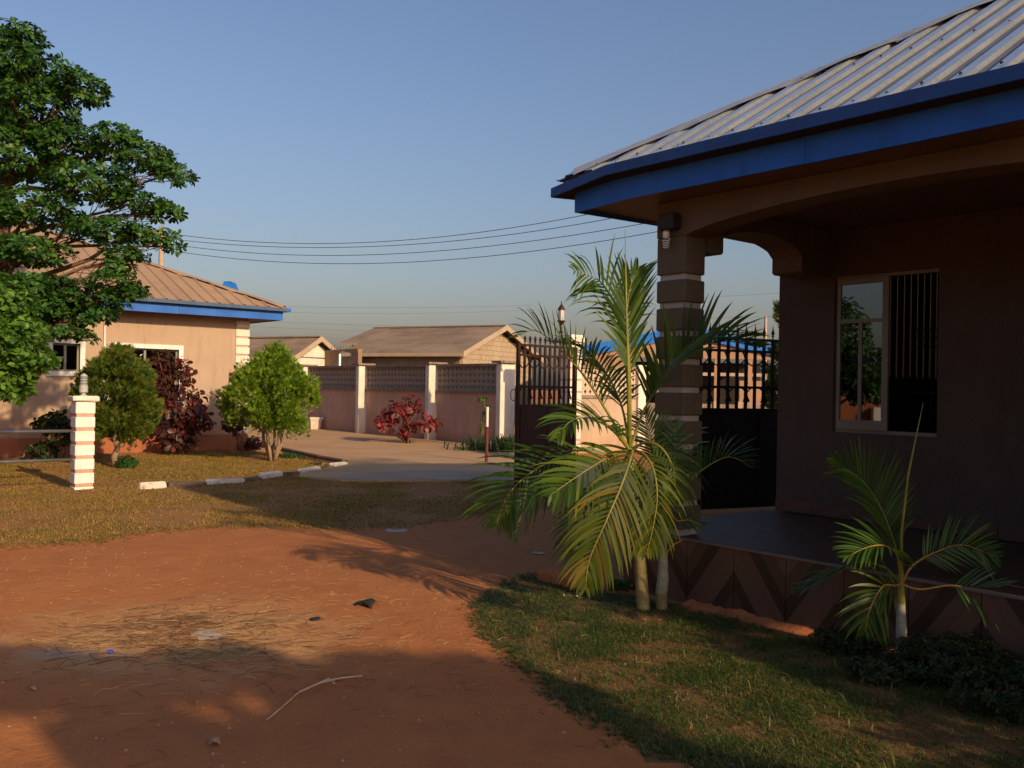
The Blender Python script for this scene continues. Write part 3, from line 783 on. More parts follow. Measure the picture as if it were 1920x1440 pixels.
# window
def px(name, mat, *a): return boxo(name, mat, WD, *a)
WD = bx('window', M['alum'], wx0, wx1, 2.03, 2.10, wz0, wz0 + 0.03)
px('frame', M['alum'], wx0, wx1, 2.03, 2.10, wz1 - 0.03, wz1)
px('frame', M['alum'], wx0, wx0 + 0.03, 2.03, 2.10, wz0 + .03, wz1 - .03)
px('frame', M['alum'], wx1 - 0.012, wx1, 2.03, 2.10, wz0 + .03, wz1 - .03)
xm = 0.268; f0, f1, s0_, s1_ = wx0 + 0.03, xm, wz0 + 0.03, wz1 - 0.03
bb_ = MB(); w_ = 0.05
bb_.box(f0, f0 + 0.028, 2.005, 2.035, s0_, s1_); bb_.box(f1 - w_ * 1.1, f1, 2.005, 2.035, s0_, s1_)
bb_.box(f0 + 0.028, f1 - w_ * 1.1, 2.005, 2.035, s0_, s0_ + 0.085); bb_.box(f0 + 0.028, f1 - w_ * 1.1, 2.005, 2.035, s1_ - 0.05, s1_)
zt = s1_ - 0.36
bb_.box(f0 + 0.028, f1 - w_ * 1.1, 2.008, 2.032, zt - 0.032, zt); xc = (f0 + f1) / 2 - 0.02
bb_.box(xc - 0.016, xc + 0.016, 2.008, 2.032, s0_ + 0.085, zt - 0.032)
bb_.build('casement', M['alum'], WD)
for a0, a1, c0, c1 in ((f0 + .028, f1 - .055, zt, s1_ - .05), (f0 + .028, xc - .016, s0_ + .085, zt - .032), (xc + .016, f1 - .055, s0_ + .085, zt - .032)):
    px('pane', M['glass'], a0, a1, 2.018, 2.022, c0, c1)
b = MB()
for i in range(6, 9): b.box(wx0 + 0.05 + i * 0.105, wx0 + 0.062 + i * 0.105, 2.42, 2.432, wz0, wz1)
for z in (1.45, 1.62, 2.02, 2.10, 2.17): b.box(xm, wx1, 2.41, 2.419, z, z + 0.012)
b.build('burglar_bars', M['irondark'], WD)
b = MB()
for i in range(10):
    xx = 0.60 + i * 0.016
    b.box(xx, xx + 0.012, 2.50 + 0.012 * (i % 2), 2.515 + 0.012 * (i % 2), 1.2, 2.45)
b.build('curtain', M['curtain'], WD)

# things on the porch house
lp = thing('bulb_fixture', 'black box fitting with a white spiral bulb on the front of the banded porch column', 'lamp', loc2w(-0.43, -0.0, 2.90), RZ)
MB().rbox(-0.075, 0.075, -0.11, -0.002, -0.06, 0.065, 0.01).build('housing', M['black'], lp)
MB().lathe([(0.022, 0), (0.026, -0.01), (0.026, -0.05), (0.018, -0.06)], 12, (-0.03, -0.055, -0.06)).build('bulb_base', M['bulb'], lp, smooth=True)
hp = []
for i in range(60):
    t = i / 59; q = t * 2 * math.pi * 4; rr_ = 0.028 - 0.010 * t
    hp.append((-0.03 + rr_ * math.cos(q), -0.055 + rr_ * math.sin(q), -0.125 - 0.07 * t))
MB().tube(hp, 0.0055, 6).build('bulb_spiral', M['bulb'], lp, smooth=True)
tb = thing('porch_table', 'dark blue table edge on a black leg standing on the porch at the right border', 'table', loc2w(2.15, 1.55, FZ), RZ)
MB().rbox(-0.16, 0.7, -0.25, 0.25, 0.62, 0.68, 0.008).build('tabletop', M['blue_dark'], tb)
for sx_, sy_ in ((0.0, -0.2), (0.6, -0.2), (0.0, 0.2), (0.6, 0.2)):
    MB().box(sx_, sx_ + 0.04, sy_ - 0.02, sy_ + 0.02, 0, 0.62).build('leg', M['black'], tb)
# soil bank and doorstep by the porch end
st = thing('corner_step', 'low rounded red step block just left of the porch corner behind the palm', 'step', gp(1075, 1098), RZ)
MB().rbox(-0.38, 0.10, -0.10, 0.24, -0.05, 0.11, 0.045).build('step_block', M['redsoil'], st)

# ------------------------------------------------------------------ left bungalow
LO = gp(463, 842)
LO = Vector((-6.43, 22.0, 0))
LB = thing('peach_bungalow', 'peach rendered bungalow with blue fascia and tan hipped roof behind the left tree', 'house', LO, RZ)
lb = lambda name, mat, *a: boxo(name, mat, LB, *a)
WZ = 3.16
w1 = (-3.23, -1.567, 1.02, 2.45); w2 = (-4.44, -3.69, 1.69, 2.49)     # y0,y1,z0,z1
m_ = 0.10
b = MB()
ys = [(-16, w2[0] + m_), (w2[1] - m_, w1[0] + m_), (w1[1] - m_, 0)]
for a, c in ys: b.box(-0.2, 0, a, c, 0.38, WZ)
for w in (w1, w2):
    b.box(-0.2, 0, w[0] + m_, w[1] - m_, 0.38, w[2] + m_); b.box(-0.2, 0, w[0] + m_, w[1] - m_, w[3] - m_, WZ)
b.box(-9, -0.2, -0.2, 0, 0.38, WZ); b.box(-9.2, -9, -16, 0, 0.38, WZ)
b.build('wall', M['peach'], LB)
lb('plinth', M['peach_dark'], -9.2, 0.035, -16, 0.035, -0.05, 0.38)
lb('room', M['dark'], -2.0, -1.9, -15, -0.3, 0.3, WZ)
for w in (w1, w2):
    s = MB()
    s.box(0.001, 0.03, w[0], w[1], w[3] - m_, w[3]); s.box(0.001, 0.03, w[0], w[1], w[2], w[2] + m_)
    s.box(0.001, 0.03, w[0], w[0] + m_, w[2] + m_, w[3] - m_); s.box(0.001, 0.03, w[1] - m_, w[1], w[2] + m_, w[3] - m_)
    wo = s.build('window', M['white'], LB)
    a0, a1, c0, c1 = w[0] + m_, w[1] - m_, w[2] + m_, w[3] - m_
    fr = MB(); fr.box(-0.12, -0.08, a0, a1, c0, c0 + .04); fr.box(-0.12, -0.08, a0, a1, c1 - .04, c1)
    fr.box(-0.12, -0.08, a0, a0 + .04, c0 + .04, c1 - .04); fr.box(-0.12, -0.08, a1 - .04, a1, c0 + .04, c1 - .04)
    mid = (a0 + a1) / 2; fr.box(-0.12, -0.08, mid - .025, mid + .025, c0 + .04, c1 - .04)
    fr.box(-0.115, -0.085, a0 + .04, mid - .025, (c0 + c1) / 2 - .015, (c0 + c1) / 2 + .015)
    fr.build('frame', M['alum'], wo)
    MB().box(-0.103, -0.098, a0 + .04, mid - .025, c0 + .04, c1 - .04).build('pane', M['glass'], wo)
    MB().box(-0.093, -0.088, mid + .025, a1 - .04, c0 + .04, c1 - .04).build('pane', M['glass'], wo)
# quoin
lb('quoin_core', M['mauve'], -0.28, 0.012, -0.29, 0.012, 0.38, WZ - 0.01)
z = 0.40
while z < WZ - 0.1:
    z1 = min(z + 0.168, WZ - 0.012)
    MB().rbox(-0.30, 0.035, -0.31, 0.035, z, z1, 0.008).build('quoin_block', M['cream'], LB); z += 0.212
MB().tube([(0.03, -3.30, 0.45), (0.03, -3.30, WZ - 0.01)], 0.022, 8).build('conduit', M['white'], LB)
ov = 0.61
y = -16.5
for i in range(5):
    lb('soffit_board', M['soffit'], -9.7 + 0, ov - 0.02 - 0.0, -16.5 + i * 3.42, -16.5 + (i + 1) * 3.42 - 0.01, WZ + 0.0, WZ + 0.015)
for i in range(7): lb('fascia_board', M['blue'], ov - 0.02 + .002 * (i % 2), ov + .002 * (i % 2), ov - 2.5 * (i + 1) + .008, ov - 2.5 * i, WZ - 0.02 - .004 * (i % 2), 3.345)
lb('fascia_board', M['blue'], -9.8, ov - 0.02, ov - 0.02, ov, WZ - 0.02, 3.345)
b = MB(); b.box(ov + 0.002, ov + 0.14, -17, ov + 0.14, 3.35, 3.43); b.box(-9.8, ov + 0.002, ov + 0.002, ov + 0.14, 3.35, 3.43)
b.build('gutter', M['blue_dark'], LB)
MB().box(ov + 0.085, ov + 0.145, ov + 0.02, ov + 0.145, 3.352, 3.428).build('gutter_end', M['blue'], LB)
# roof: front slope rises towards -x ; eave at x=ov+0.13
lx0 = ov + 0.13; PL = 0.427; z0_ = 3.42
prof2 = [(0.0, 0.0, 0), (0.72, 0.0, 0), (0.80, 0.03, 0), (0.92, 0.03, 0), (0.99, 0.0, 0)]
# swap: sheet x -> distance along eave from the corner (to -y), sheet y -> distance up-slope (to -x)
roof_sheets(LB, 0, 17, 0, z0_, PL, 5.3, 0.30, 0.90, prof2, [M['tanroof']], swap=lambda q: Vector((lx0 - q.y, lx0 - q.x, q.z)))
roof_sheets(LB, 0, 10.5, 0, z0_, PL, 5.3, 0.30, 0.90, prof2, [M['tanroof']], swap=lambda q: Vector((lx0 - q.x, lx0 - q.y, q.z)), xend=10.6)
hipcap(LB, lx0, lx0, z0_, PL, 5.2, M['tanroof'], w=0.20, seed=5, seg=0.9, sx=-1, sy=-1)
lb('ridge_cap', M['tanroof'], lx0 - 5.5, lx0 - 5.1, -17, lx0 - 5.3, z0_ + 5.3 * PL, z0_ + 5.3 * PL + 0.06)
# side step and low blocks at its foot
sp_ = thing('side_steps', 'low orange brown step blocks against the foot of the peach bungalow wall', 'step', gp(50, 846), RZ)
MB().rbox(-0.35, 0.25, -0.45, 0.42, -0.05, 0.30, 0.03).build('step_block', M['redsoil'], sp_)
MB().rbox(-0.2, 0.45, -1.3, -0.5, -0.05, 0.16, 0.03).build('step_block', M['concrete'], sp_)

# small blue roof turret peeking over that roof
bd = thing('blue_roof_turret', 'small bright blue gabled top showing just above the tan roof', 'roof turret', at(424, 700, 34))
bz = at(424, 540, 34).z
MB().prism([(-0.28, bz - 0.3), (0.45, bz - 0.3), (0.2, bz + 0.22), (-0.05, bz + 0.22)], lambda a, c, d: (a, d, c - bd.location.z), -0.3, 0.3).build('roof', M['blueroof'], bd)
MB().box(-0.2, 0.35, -0.2, 0.2, -bd.location.z, bz - 0.3 - bd.location.z).build('tower', M['concrete'], bd)

# ------------------------------------------------------------------ compound wall
CO = Vector((-2.30, 27.1, 0))
CW = thing('compound_wall', 'mauve compound wall with white pillars and dark pierced screen blocks along its top', 'wall', CO, RZ)
pill = [3.35, 0, -4.05, -8.1, -12.15, -16.2]
def screen_block(w, h, t, hw, hh):
    o8 = [(-w/2, -h/2), (0, -h/2), (w/2, -h/2), (w/2, 0), (w/2, h/2), (0, h/2), (-w/2, h/2), (-w/2, 0)]
    i8 = [(-hw*.5, -hh*.6), (0, -hh), (hw*.5, -hh*.6), (hw, 0), (hw*.5, hh*.6), (0, hh), (-hw*.5, hh*.6), (-hw, 0)]
    v = []
    for y_ in (0, t):
        v += [(a, y_, c) for a, c in o8] + [(a, y_, c) for a, c in i8]
    # raise inner lip
    f = []
    for k in range(8):
        k2 = (k + 1) % 8
        f += [(k, k2, 8 + k2, 8 + k), (16 + k2, 16 + k, 24 + k, 24 + k2), (8 + k, 8 + k2, 24 + k2, 24 + k), (k2, k, 16 + k, 16 + k2)]
    return MB().add(v, f)
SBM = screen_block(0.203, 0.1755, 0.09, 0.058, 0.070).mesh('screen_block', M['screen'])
for i in range(5):
    xa, xb = pill[i + 1] + 0.10, pill[i] - 0.10
    boxo('wall_panel', M['mauve'], CW, xa, xb, 0.0, 0.15, 0, 1.45)
    boxo('ledge', M['concrete'], CW, xa, xb, -0.07, 0.2, 1.45, 1.50)
    boxo('coping', M['concrete'], CW, xa, xb, -0.06, 0.2, 2.205, 2.275)
    n_ = round((xb - xa) / 0.205); w_ = (xb - xa) / n_
    if i == 4:
        mb = MB(); base = screen_block(0.203, 0.1755, 0.09, 0.058, 0.070)
        for a in range(n_):
            for c in range(4):
                mb.add([(p[0] + xa + w_ * (a + .5), p[1] + 0.03, p[2] + 1.588 + 0.176 * c) for p in base.v], base.f)
        tag(mb.build('screen_block_panel', M['screen'], CW), kind='stuff')
    else:
        for a in range(n_):
            for c in range(4):
                link('screen_block', SBM, CW, (xa + w_ * (a + .5), 0.03 + rng.uniform(-.004, .004), 1.588 + 0.176 * c), sc=(w_ / 0.203 * 0.995, 1, 1))
for i, xp in enumerate(pill):
    pb = MB().rbox(xp - 0.10, xp + 0.10, -0.29, 0.22, 0, 2.275, 0.015)
    pb.build('pillar', M['cream'], CW)
    boxo('pillar_cap', M['concrete'], CW, xp - 0.20, xp + 0.20, -0.37, 0.3, 2.276, 2.335)

# gate pillar with lantern and the sunlit wall that runs back from it
GPp = at(1070, 700, 22.7); GPp.z = 0
PC = thing('gate_pillar', 'tall cream banded gate pillar with a lantern on its cap between gate and sunlit wall', 'pillar', GPp, RZ)
banded(PC, -0.2, 0.2, -0.2, 0.2, 2.45, 0.30, 0.04, 0, 2.78, M['cream'], M['mauve'], name='pillar')
MB().rbox(-0.26, 0.26, -0.26, 0.26, 2.781, 2.90, 0.01).build('pillar_cap', M['cream'], PC)
MB().rbox(-0.21, 0.21, -0.21, 0.21, 2.901, 2.96, 0.01).build('pillar_cap', M['cream'], PC)
LT = thing('lantern', 'old glass lantern on a dark stem on top of the gate pillar', 'lantern', at(1052, 625, 22.5), 0.3)
MB().lathe([(0.07, 0), (0.05, 0.04), (0.022, 0.10), (0.03, 0.16), (0.02, 0.20), (0.07, 0.26), (0.11, 0.30), (0.10, 0.32)], 6).build('stem', M['iron'], LT)
MB().lathe([(0.085, 0.32), (0.085, 0.58)], 6).build('glass', M['lampglass'], LT)
MB().lathe([(0.11, 0.58), (0.09, 0.62), (0.05, 0.68), (0.02, 0.72), (0.012, 0.80)], 6).build('cap', M['iron'], LT)
SW = thing('sunlit_side_wall', 'cream sunlit boundary wall with diamond screen blocks between lantern pillar and cream post', 'wall', GPp, RZ)
boxo('wall_panel', M['creamwall'], SW, -0.08, 0.08, 0.205, 2.35, 0, 1.38)
boxo('ledge', M['concrete'], SW, -0.12, 0.12, 0.205, 2.35, 1.38, 1.46)
boxo('coping', M['concrete'], SW, -0.10, 0.10, 0.205, 2.35, 2.14, 2.22)
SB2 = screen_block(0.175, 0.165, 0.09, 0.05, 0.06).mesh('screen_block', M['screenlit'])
for a in range(12):
    for c in range(4):
        link('screen_block', SB2, SW, (0.045, 0.30 + a * 0.178, 1.545 + 0.17 * c), (0, 0, R(90)))
MB().rbox(-0.15, 0.15, 2.36, 2.66, 0, 2.28, 0.01).build('end_post', M['cream'], SW)

# ------------------------------------------------------------------ gates
def gate(name, label, A, B, ztop, zmid, zbot, nb, mat, bend=0.0, fin=0.17):
    A = Vector(A); B = Vector(B); d = B - A; L = d.length
    G = thing(name, label, 'gate', (A.x, A.y, 0), math.atan2(d.y, d.x))
    MB().box(0, 0.05, -0.025, 0.025, zbot, ztop).build('stile', mat, G)
    MB().box(L - 0.06, L, -0.03, 0.03, zbot, ztop).build('stile', mat, G)
    for z in (ztop - 0.04, ztop - 0.20, zmid + 0.30, zmid): MB().box(0.05, L - 0.06, -0.018, 0.018, z, z + 0.035).build('rail', mat, G)
    MB().box(0.05, L - 0.06, -0.012, 0.012, zbot, zmid).build('sheet_panel', mat, G)
    for f_ in (0.05, 0.5, 0.95): MB().box(L * f_ - 0.0, L * f_ + 0.04, -0.022, -0.0125, zbot + .01, zmid - .01).build('panel_rib', mat, G)
    sp2 = (L - 0.11) / nb
    bar = MB().box(-0.024, 0.024, -0.008, 0.008, 0, ztop - 0.04 - zmid - 0.035).mesh('bar', mat)
    fm = MB().lathe([(0.010, 0), (0.010, 0.03), (0.022, 0.045), (0.010, 0.06), (0.028, 0.075), (0.020, 0.10), (0.010, 0.13), (0.001, fin)], 6).mesh('finial', mat)
    sc = []
    for i in range(21):
        t = i / 20
        if t < 0.2: q = t / 0.2; sc.append((-0.045 + 0.02 * math.sin(q * 4.7), 0, 0.02 + 0.02 * math.cos(q * 4.7) ))
        elif t > 0.8: q = (1 - t) / 0.2; sc.append((sp2 * 2 + 0.045 - 0.02 * math.sin(q * 4.7), 0, 0.02 + 0.02 * math.cos(q * 4.7)))
        else: q = (t - 0.2) / 0.6; sc.append((-0.03 + (sp2 * 2 + 0.06) * q, 0, 0.04 + 0.17 * max(0.0, math.sin(math.pi * q)) ** 0.6))
    sm = MB().tube(sc, 0.010, 5).mesh('scroll', mat)
    for i in range(1, nb):
        link('bar', bar, G, (0.05 + sp2 * i, 0, zmid + 0.035))
        link('finial', fm, G, (0.05 + sp2 * i, 0, ztop - 0.005))
    for i in range(0, nb - 1, 2):
        link('scroll', sm, G, (0.05 + sp2 * i, -0.018, zmid + 0.12))
        link('scroll', sm, G, (0.05 + sp2 * (i + 0) , 0.018, ztop - 0.17), (0, math.pi, 0), (-1, 1, 1) )
    lk = []
    for i in range(13): q = 2 * math.pi * i / 12; lk.append((-0.07 + 0.07 * math.cos(q), 0, zmid + 0.18 + 0.09 * math.sin(q)))
    MB().tube(lk, 0.007, 5, cap=False).build('latch_ring', mat, G)
    return G
gate('left_gate_leaf'.replace('left_', ''), 'rusty brown iron gate leaf standing open in front of the last white wall pillar', (0.075, 14.2, 0), (1.07, 15.25, 0), 2.31, 1.315, 0.04, 11, M['iron'], fin=0.11)
gate('gate_leaf', 'iron gate leaf in shade-dark colour with spear finials seen through the porch arch', (2.30, 11.9, 0), (4.45, 12.85, 0), 2.34, 1.35, 0.04, 15, M['irondark'], fin=0.2)

# ------------------------------------------------------------------ post and rail fence (left)
FP = gp(153, 917)
PF = thing('rail_fence', 'short white banded post carrying two steel rails at the left edge of the lawn', 'fence', FP, RZ)
banded(PF, -0.135, 0.135, -0.135, 0.135, 1.115, 0.205, 0.048, 0, 1.29, M['white'], M['mauve'], inset=0.012, name='post')
mb = MB().rbox(-0.185, 0.185, -0.185, 0.185, 1.291, 1.375, 0.02); mb.v = [(a + rng.gauss(0, .004), c + rng.gauss(0, .004), d + rng.gauss(0, .004)) for a, c, d in mb.v]
mb.build('post_cap', M['cream'], PF)
for z in (0.86, 0.44):
    MB().tube([(0, -0.136, z), (0, -3.2, z)], 0.022, 10).build('rail', M['steel'], PF, smooth=True)
banded(PF, -0.135, 0.135, -3.47, -3.2, 1.115, 0.205, 0.048, 0, 1.29, M['white'], M['mauve'], inset=0.012, name='post')
PLm = thing('post_lamp', 'small grey garden lamp with ribbed glass standing on the white banded post', 'lamp', FP + Vector((0, 0, 1.376)), RZ)
MB().lathe([(0.05, 0), (0.05, 0.01), (0.03, 0.02), (0.03, 0.05)], 12).build('foot', M['lampgrey'], PLm)
MB().lathe([(0.058, 0.05), (0.06, 0.055), (0.06, 0.15), (0.055, 0.155)], 14).build('body', M['lampgrey'], PLm)
for i in range(5):
    MB().lathe([(0.040, 0.156 + i * 0.024), (0.050, 0.160 + i * 0.024), (0.050, 0.172 + i * 0.024), (0.040, 0.176 + i * 0.024)], 14).build('glass_ring', M['lampglass'] if i % 2 == 0 else M['lampgrey'], PLm)
MB().lathe([(0.045, 0.278), (0.052, 0.285), (0.040, 0.31), (0.012, 0.33)], 14).build('cap', M['lampgrey'], PLm)

# bollard and planter
BO = thing('drive_bollard', 'slim upright pole, maroon below and white above, standing on the drive edge', 'bollard', gp(912, 869) )
BO.location.z = 0.03
zt = at(912, 763, BO.location.y).z - 0.03; zm_ = at(912, 800, BO.location.y).z - 0.03
MB().tube([(0, 0, 0), (0, 0, zm_)], 0.036, 10).build('lower_section', M['maroon'], BO)
MB().tube([(0, 0, zm_ + .001), (0.0, 0, zt)], 0.030, 10).build('upper_section', M['white'], BO)
PLt = thing('flared_planter', 'squat cream flared planter standing at the foot of the mauve wall', 'planter', gp(587, 806), RZ)
v = []
for z, w in ((0, .20), (0.04, .18), (0.3, .20), (0.40, .25), (0.45, .26)):
    v += [(-w, -w, z), (w, -w, z), (w, w, z), (-w, w, z)]
f = [(3, 2, 1, 0), (16, 17, 18, 19)]
for i in range(4):
    for k in range(4): f.append((i * 4 + k, i * 4 + (k + 1) % 4, (i + 1) * 4 + (k + 1) % 4, (i + 1) * 4 + k))
MB().add(v, f).build('pot', M['cream'], PLt)

# ------------------------------------------------------------------ houses beyond the wall
def gable_house(name, label, O, rz, L, Wd, ze, zr, wallmat, ov=0.5, roofm=None, blocks=False, barge=True):
    """local x along the ridge (right end at x=0 going to -L), y depth"""
    Hs = thing(name, label, 'house', O, rz)
    roofm = roofm or M['asb']
    b = MB()
    b.box(-L, 0, 0, 0.2, 0, ze - 0.05); b.box(-L, 0, Wd - 0.2, Wd, 0, ze - 0.05); b.box(-L, -L + 0.2, 0.2, Wd - 0.2, 0, ze - 0.05)
    b.build('wall', M['brownwall'] if blocks else wallmat, Hs)
    g = MB(); g.prism([(0.2, 0), (Wd - 0.2, 0), (Wd - 0.2, ze - 0.05), (Wd, ze - 0.05), (Wd / 2, zr - 0.25), (0, ze - 0.05), (0.2, ze - 0.05)], lambda a, c, d: (d, a, c), -0.2, 0)
    g.build('gable_wall', M['mortar'] if blocks else wallmat, Hs)
    if blocks:
        row = 0; z = 1.7
        while z < zr - 0.4:
            hw = Wd / 2 if z < ze else Wd / 2 * (zr - 0.25 - z - 0.2) / (zr - 0.25 - ze)
            y = Wd / 2 - hw + (0.0 if row % 2 else 0.225)
            while y + 0.44 < Wd / 2 + hw:
                MB().box(0.0, 0.018 + rng.uniform(0, .008), y + .008, y + .442, z + .008, z + .218).build('block', wallmat, Hs)
                y += 0.45
            z += 0.226; row += 1
    sl_ = (zr - ze) / (Wd / 2)
    def slope(y0, y1, z0, z1, x0, x1):
        th = 0.04
        v = [(x0, y0, z0), (x1, y0, z0), (x1, y1, z1), (x0, y1, z1)]
        v += [(a, c, d - th) for a, c, d in v]
        return MB().add(v, [(0, 1, 2, 3), (7, 6, 5, 4), (0, 4, 5, 1), (1, 5, 6, 2), (2, 6, 7, 3), (3, 7, 4, 0)])
    ovz = ov * sl_
    # sheets laid in courses with laps
    nsx = max(2, int((L + 2 * ov) / 1.1)); wx = (L + 2 * ov) / nsx
    for i in range(nsx):
        xa = -L - ov + i * wx
        ny = 3
        for j in range(ny):
            t0, t1 = j / ny, (j + 1.03) / ny
            yy0, yy1 = -ov + t0 * (Wd / 2 + ov), -ov + min(1, t1) * (Wd / 2 + ov)
            zz0, zz1 = ze - ovz + t0 * (zr - ze + ovz), ze - ovz + min(1, t1) * (zr - ze + ovz)
            slope(yy0, yy1, zz0 + 0.02 * (1), zz1 - 0.0, xa + 0.004, xa + wx - 0.004).build('roof_sheet', roofm, Hs)
        slope(Wd + ov, Wd / 2, ze - ovz, zr, xa, xa + wx - 0.004).build('roof_sheet', roofm, Hs)
    MB().box(-L - ov, ov, Wd / 2 - 0.12, Wd / 2 + 0.12, zr - 0.01, zr + 0.05).build('ridge_cap', roofm, Hs)
    MB().box(-L - ov, ov - 0.02, -ov - 0.03, -ov - 0.001, ze - ovz - 0.16, ze - ovz + 0.0).build('fascia_board', M['barge'], Hs)
    if barge:
        for s_ in (-1, 1):
            yA = Wd / 2; yB = Wd / 2 + s_ * (Wd / 2 + ov)
            MB().prism([(yA, zr + 0.04), (yB, ze - ovz + 0.04), (yB, ze - ovz - 0.2), (yA, zr - 0.2)], lambda a, c, d: (d, a, c), ov, ov + 0.04).build('barge_board', M['barge'], Hs)
    MB().box(-L, 0, 0.2, Wd - 0.2, ze - 0.12, ze - 0.06).build('ceiling', M['dark'], Hs)
    return Hs
RZF = R(-27.8)
fxd, fyd = Vector((math.cos(RZF), math.sin(RZF), 0)), Vector((-math.sin(RZF), math.cos(RZF), 0))
def far_house(name, label, cx, cy, D, ax, ay, Wd, L, mat, ov, blocks=False):
    C_ = at(cx, cy, D); sl = None
    ap = C_ + fyd * (Wd / 2 + ov)                      # apex stands over the middle of the gable
    za = at(ax, ay, ap.y).z
    slope = (za - C_.z) / (Wd / 2 + ov)
    O = C_ - fxd * ov + fyd * ov
    return gable_house(name, label, (O.x, O.y, 0), RZF, L - 2 * ov, Wd, C_.z + slope * ov, za, mat, ov, blocks=blocks)
far_house('long_block_house', 'long brown roofed house with sunlit unpainted block gable behind the compound wall', 868, 661, 38.0, 952, 611, 6.9, 6.5, M['block'], 0.4, True)
far_house('cream_gable_house', 'smaller grey roofed house with cream gable just right of the peach bungalow', 548, 672, 40.0, 601, 632, 3.2, 8.0, M['cream'], 0.35)
far_house('rear_brown_house', 'brown roofed house end rising behind the left end of the long house', 790, 641, 50.0, 830, 612, 5.5, 5.6, M['orange'], 0.45)
# brown unfinished wall with starter bars
A = at(596, 650, 43); Bp = at(650, 650, 41)
UW = thing('unfinished_brown_wall', 'dark brown unfinished wall with rusty bars on top between the two gabled houses', 'wall', (A.x, A.y, 0), math.atan2(Bp.y - A.y, Bp.x - A.x))
zt = at(620, 654, 42).z; Lw = (Bp - A).length + 1.0
MB().box(0, Lw, 0, 0.2, 0, zt - 0.2).build('wall_panel', M['brownwall'], UW); MB().box(0, Lw, -0.02, 0.22, zt - 0.199, zt - 0.05).build('coping', M['brownwall'], UW)
for i in range(14): MB().tube([(0.1 + i * Lw / 14, 0.1, zt - 0.05), (0.1 + i * Lw / 14, 0.1, zt + 0.06 + 0.06 * (i % 3))], 0.014, 4).build('starter_bar', M['twig'], UW)
PP = thing('pale_blue_pipe', 'short pale blue upright pipe by the left end of the long house', 'pipe', (at(637, 670, 36.5).x, 36.5, 0))
MB().tube([(0, 0, 0), (0, 0, at(637, 664, 36.5).z)], 0.06, 8).build('pipe_body', M['crest'], PP)

# blue roofed building beyond the gate
D4 = 36.0
cx4 = at(1286, 700, D4).x; zap = at(1286, 611, D4).z; zl = at(1095, 648, D4).z
BB = thing('blue_roof_hall', 'orange walled open hall with bright blue ribbed gable roof beyond the gate', 'building', (cx4, D4, 0), R(-3))
hw = 4.3; slp = (zap - zl) / (cx4 - at(1095, 650, D4).x)
zt_ = zap; th = 0.42
for s_ in (-1, 1):
    n_ = 15
    for i in range(n_):
        a0 = s_ * (i * hw / n_ + 0.004); a1 = s_ * ((i + 1) * hw / n_ - 0.004)
        v = []
        for a in (a0, a1):
            zt0 = zap - abs(a) * slp
            v += [(a, -0.3, zt0 - th), (a, -0.3, zt0), (a, -0.2, zt0), (a, -0.2, zt0 - th)]
        MB().add(v, [(0, 4, 5, 1), (1, 5, 6, 2), (2, 6, 7, 3), (3, 7, 4, 0), (0, 1, 2, 3), (7, 6, 5, 4)]).build('cladding_rib', M['blueroof'], BB)
    v = [(0, -0.2, zap), (s_ * hw, -0.2, zap - hw * slp), (s_ * hw, 9, zap - hw * slp), (0, 9, zap)]
    MB().add(v, [(0, 1, 2, 3)]).build('roof_slope', M['blueroof'], BB)
zl_ = lambda py: at(1286, py, D4).z
b = MB(); 
b.prism([(-hw + .3, zap - (hw - .3) * slp - th - 0.02), (0, zap - th - 0.02), (hw - .3, zap - (hw - .3) * slp - th - 0.02), (hw - .3, zl_(672)), (-hw + .3, zl_(672))], lambda a, c, d: (a, d, c), -0.15, 0)
b.build('gable_wall', M['orange'], BB)
xw = lambda p: at(p, 700, D4).x - cx4
b = MB()
b.box(-hw + .3, xw(1185), -0.15, 0, 0, zl_(672))
b.build('wall', M['orange'], BB)
MB().box(hw - .5, hw - .3, -.15, 0, 0, zl_(672)).build('post', M['orange'], BB)
MB().box(xw(1185), hw - .5, -0.12, -0.02, zl_(704), zl_(698)).build('lintel', M['barge'], BB)
for p in (1230, 1338, 1400): MB().box(xw(p), xw(p) + 0.16, -0.13, 0.03, 0, zl_(672)).build('post', M['orange'], BB)
MB().box(-hw + .3, hw - .3, 5.0, 5.1, 0, zl_(672)).build('back_wall', M['dark'], BB)
MB().box(xw(1385), hw - .5, -0.1, 0.0, 0, zl_(712)).build('low_wall', M['orange'], BB)
# roadside low wall and hedge strip in front of it
RW = thing('roadside_low_wall', 'low brown roadside wall beyond the gate in front of the blue roofed hall', 'wall', at(1190, 760, 30))
RW.location.z = 0
ztw = at(1300, 757, 30).z
MB().box(-0.2, 6.5, 0, 0.2, 0, ztw).build('wall_panel', M['concrete'], RW)
for i in range(8): MB().box(0.2 + i * 0.8, 0.34 + i * 0.8, -0.06, 0.0 - 0.002, 0, ztw + 0.1).build('pier', M['block'], RW)

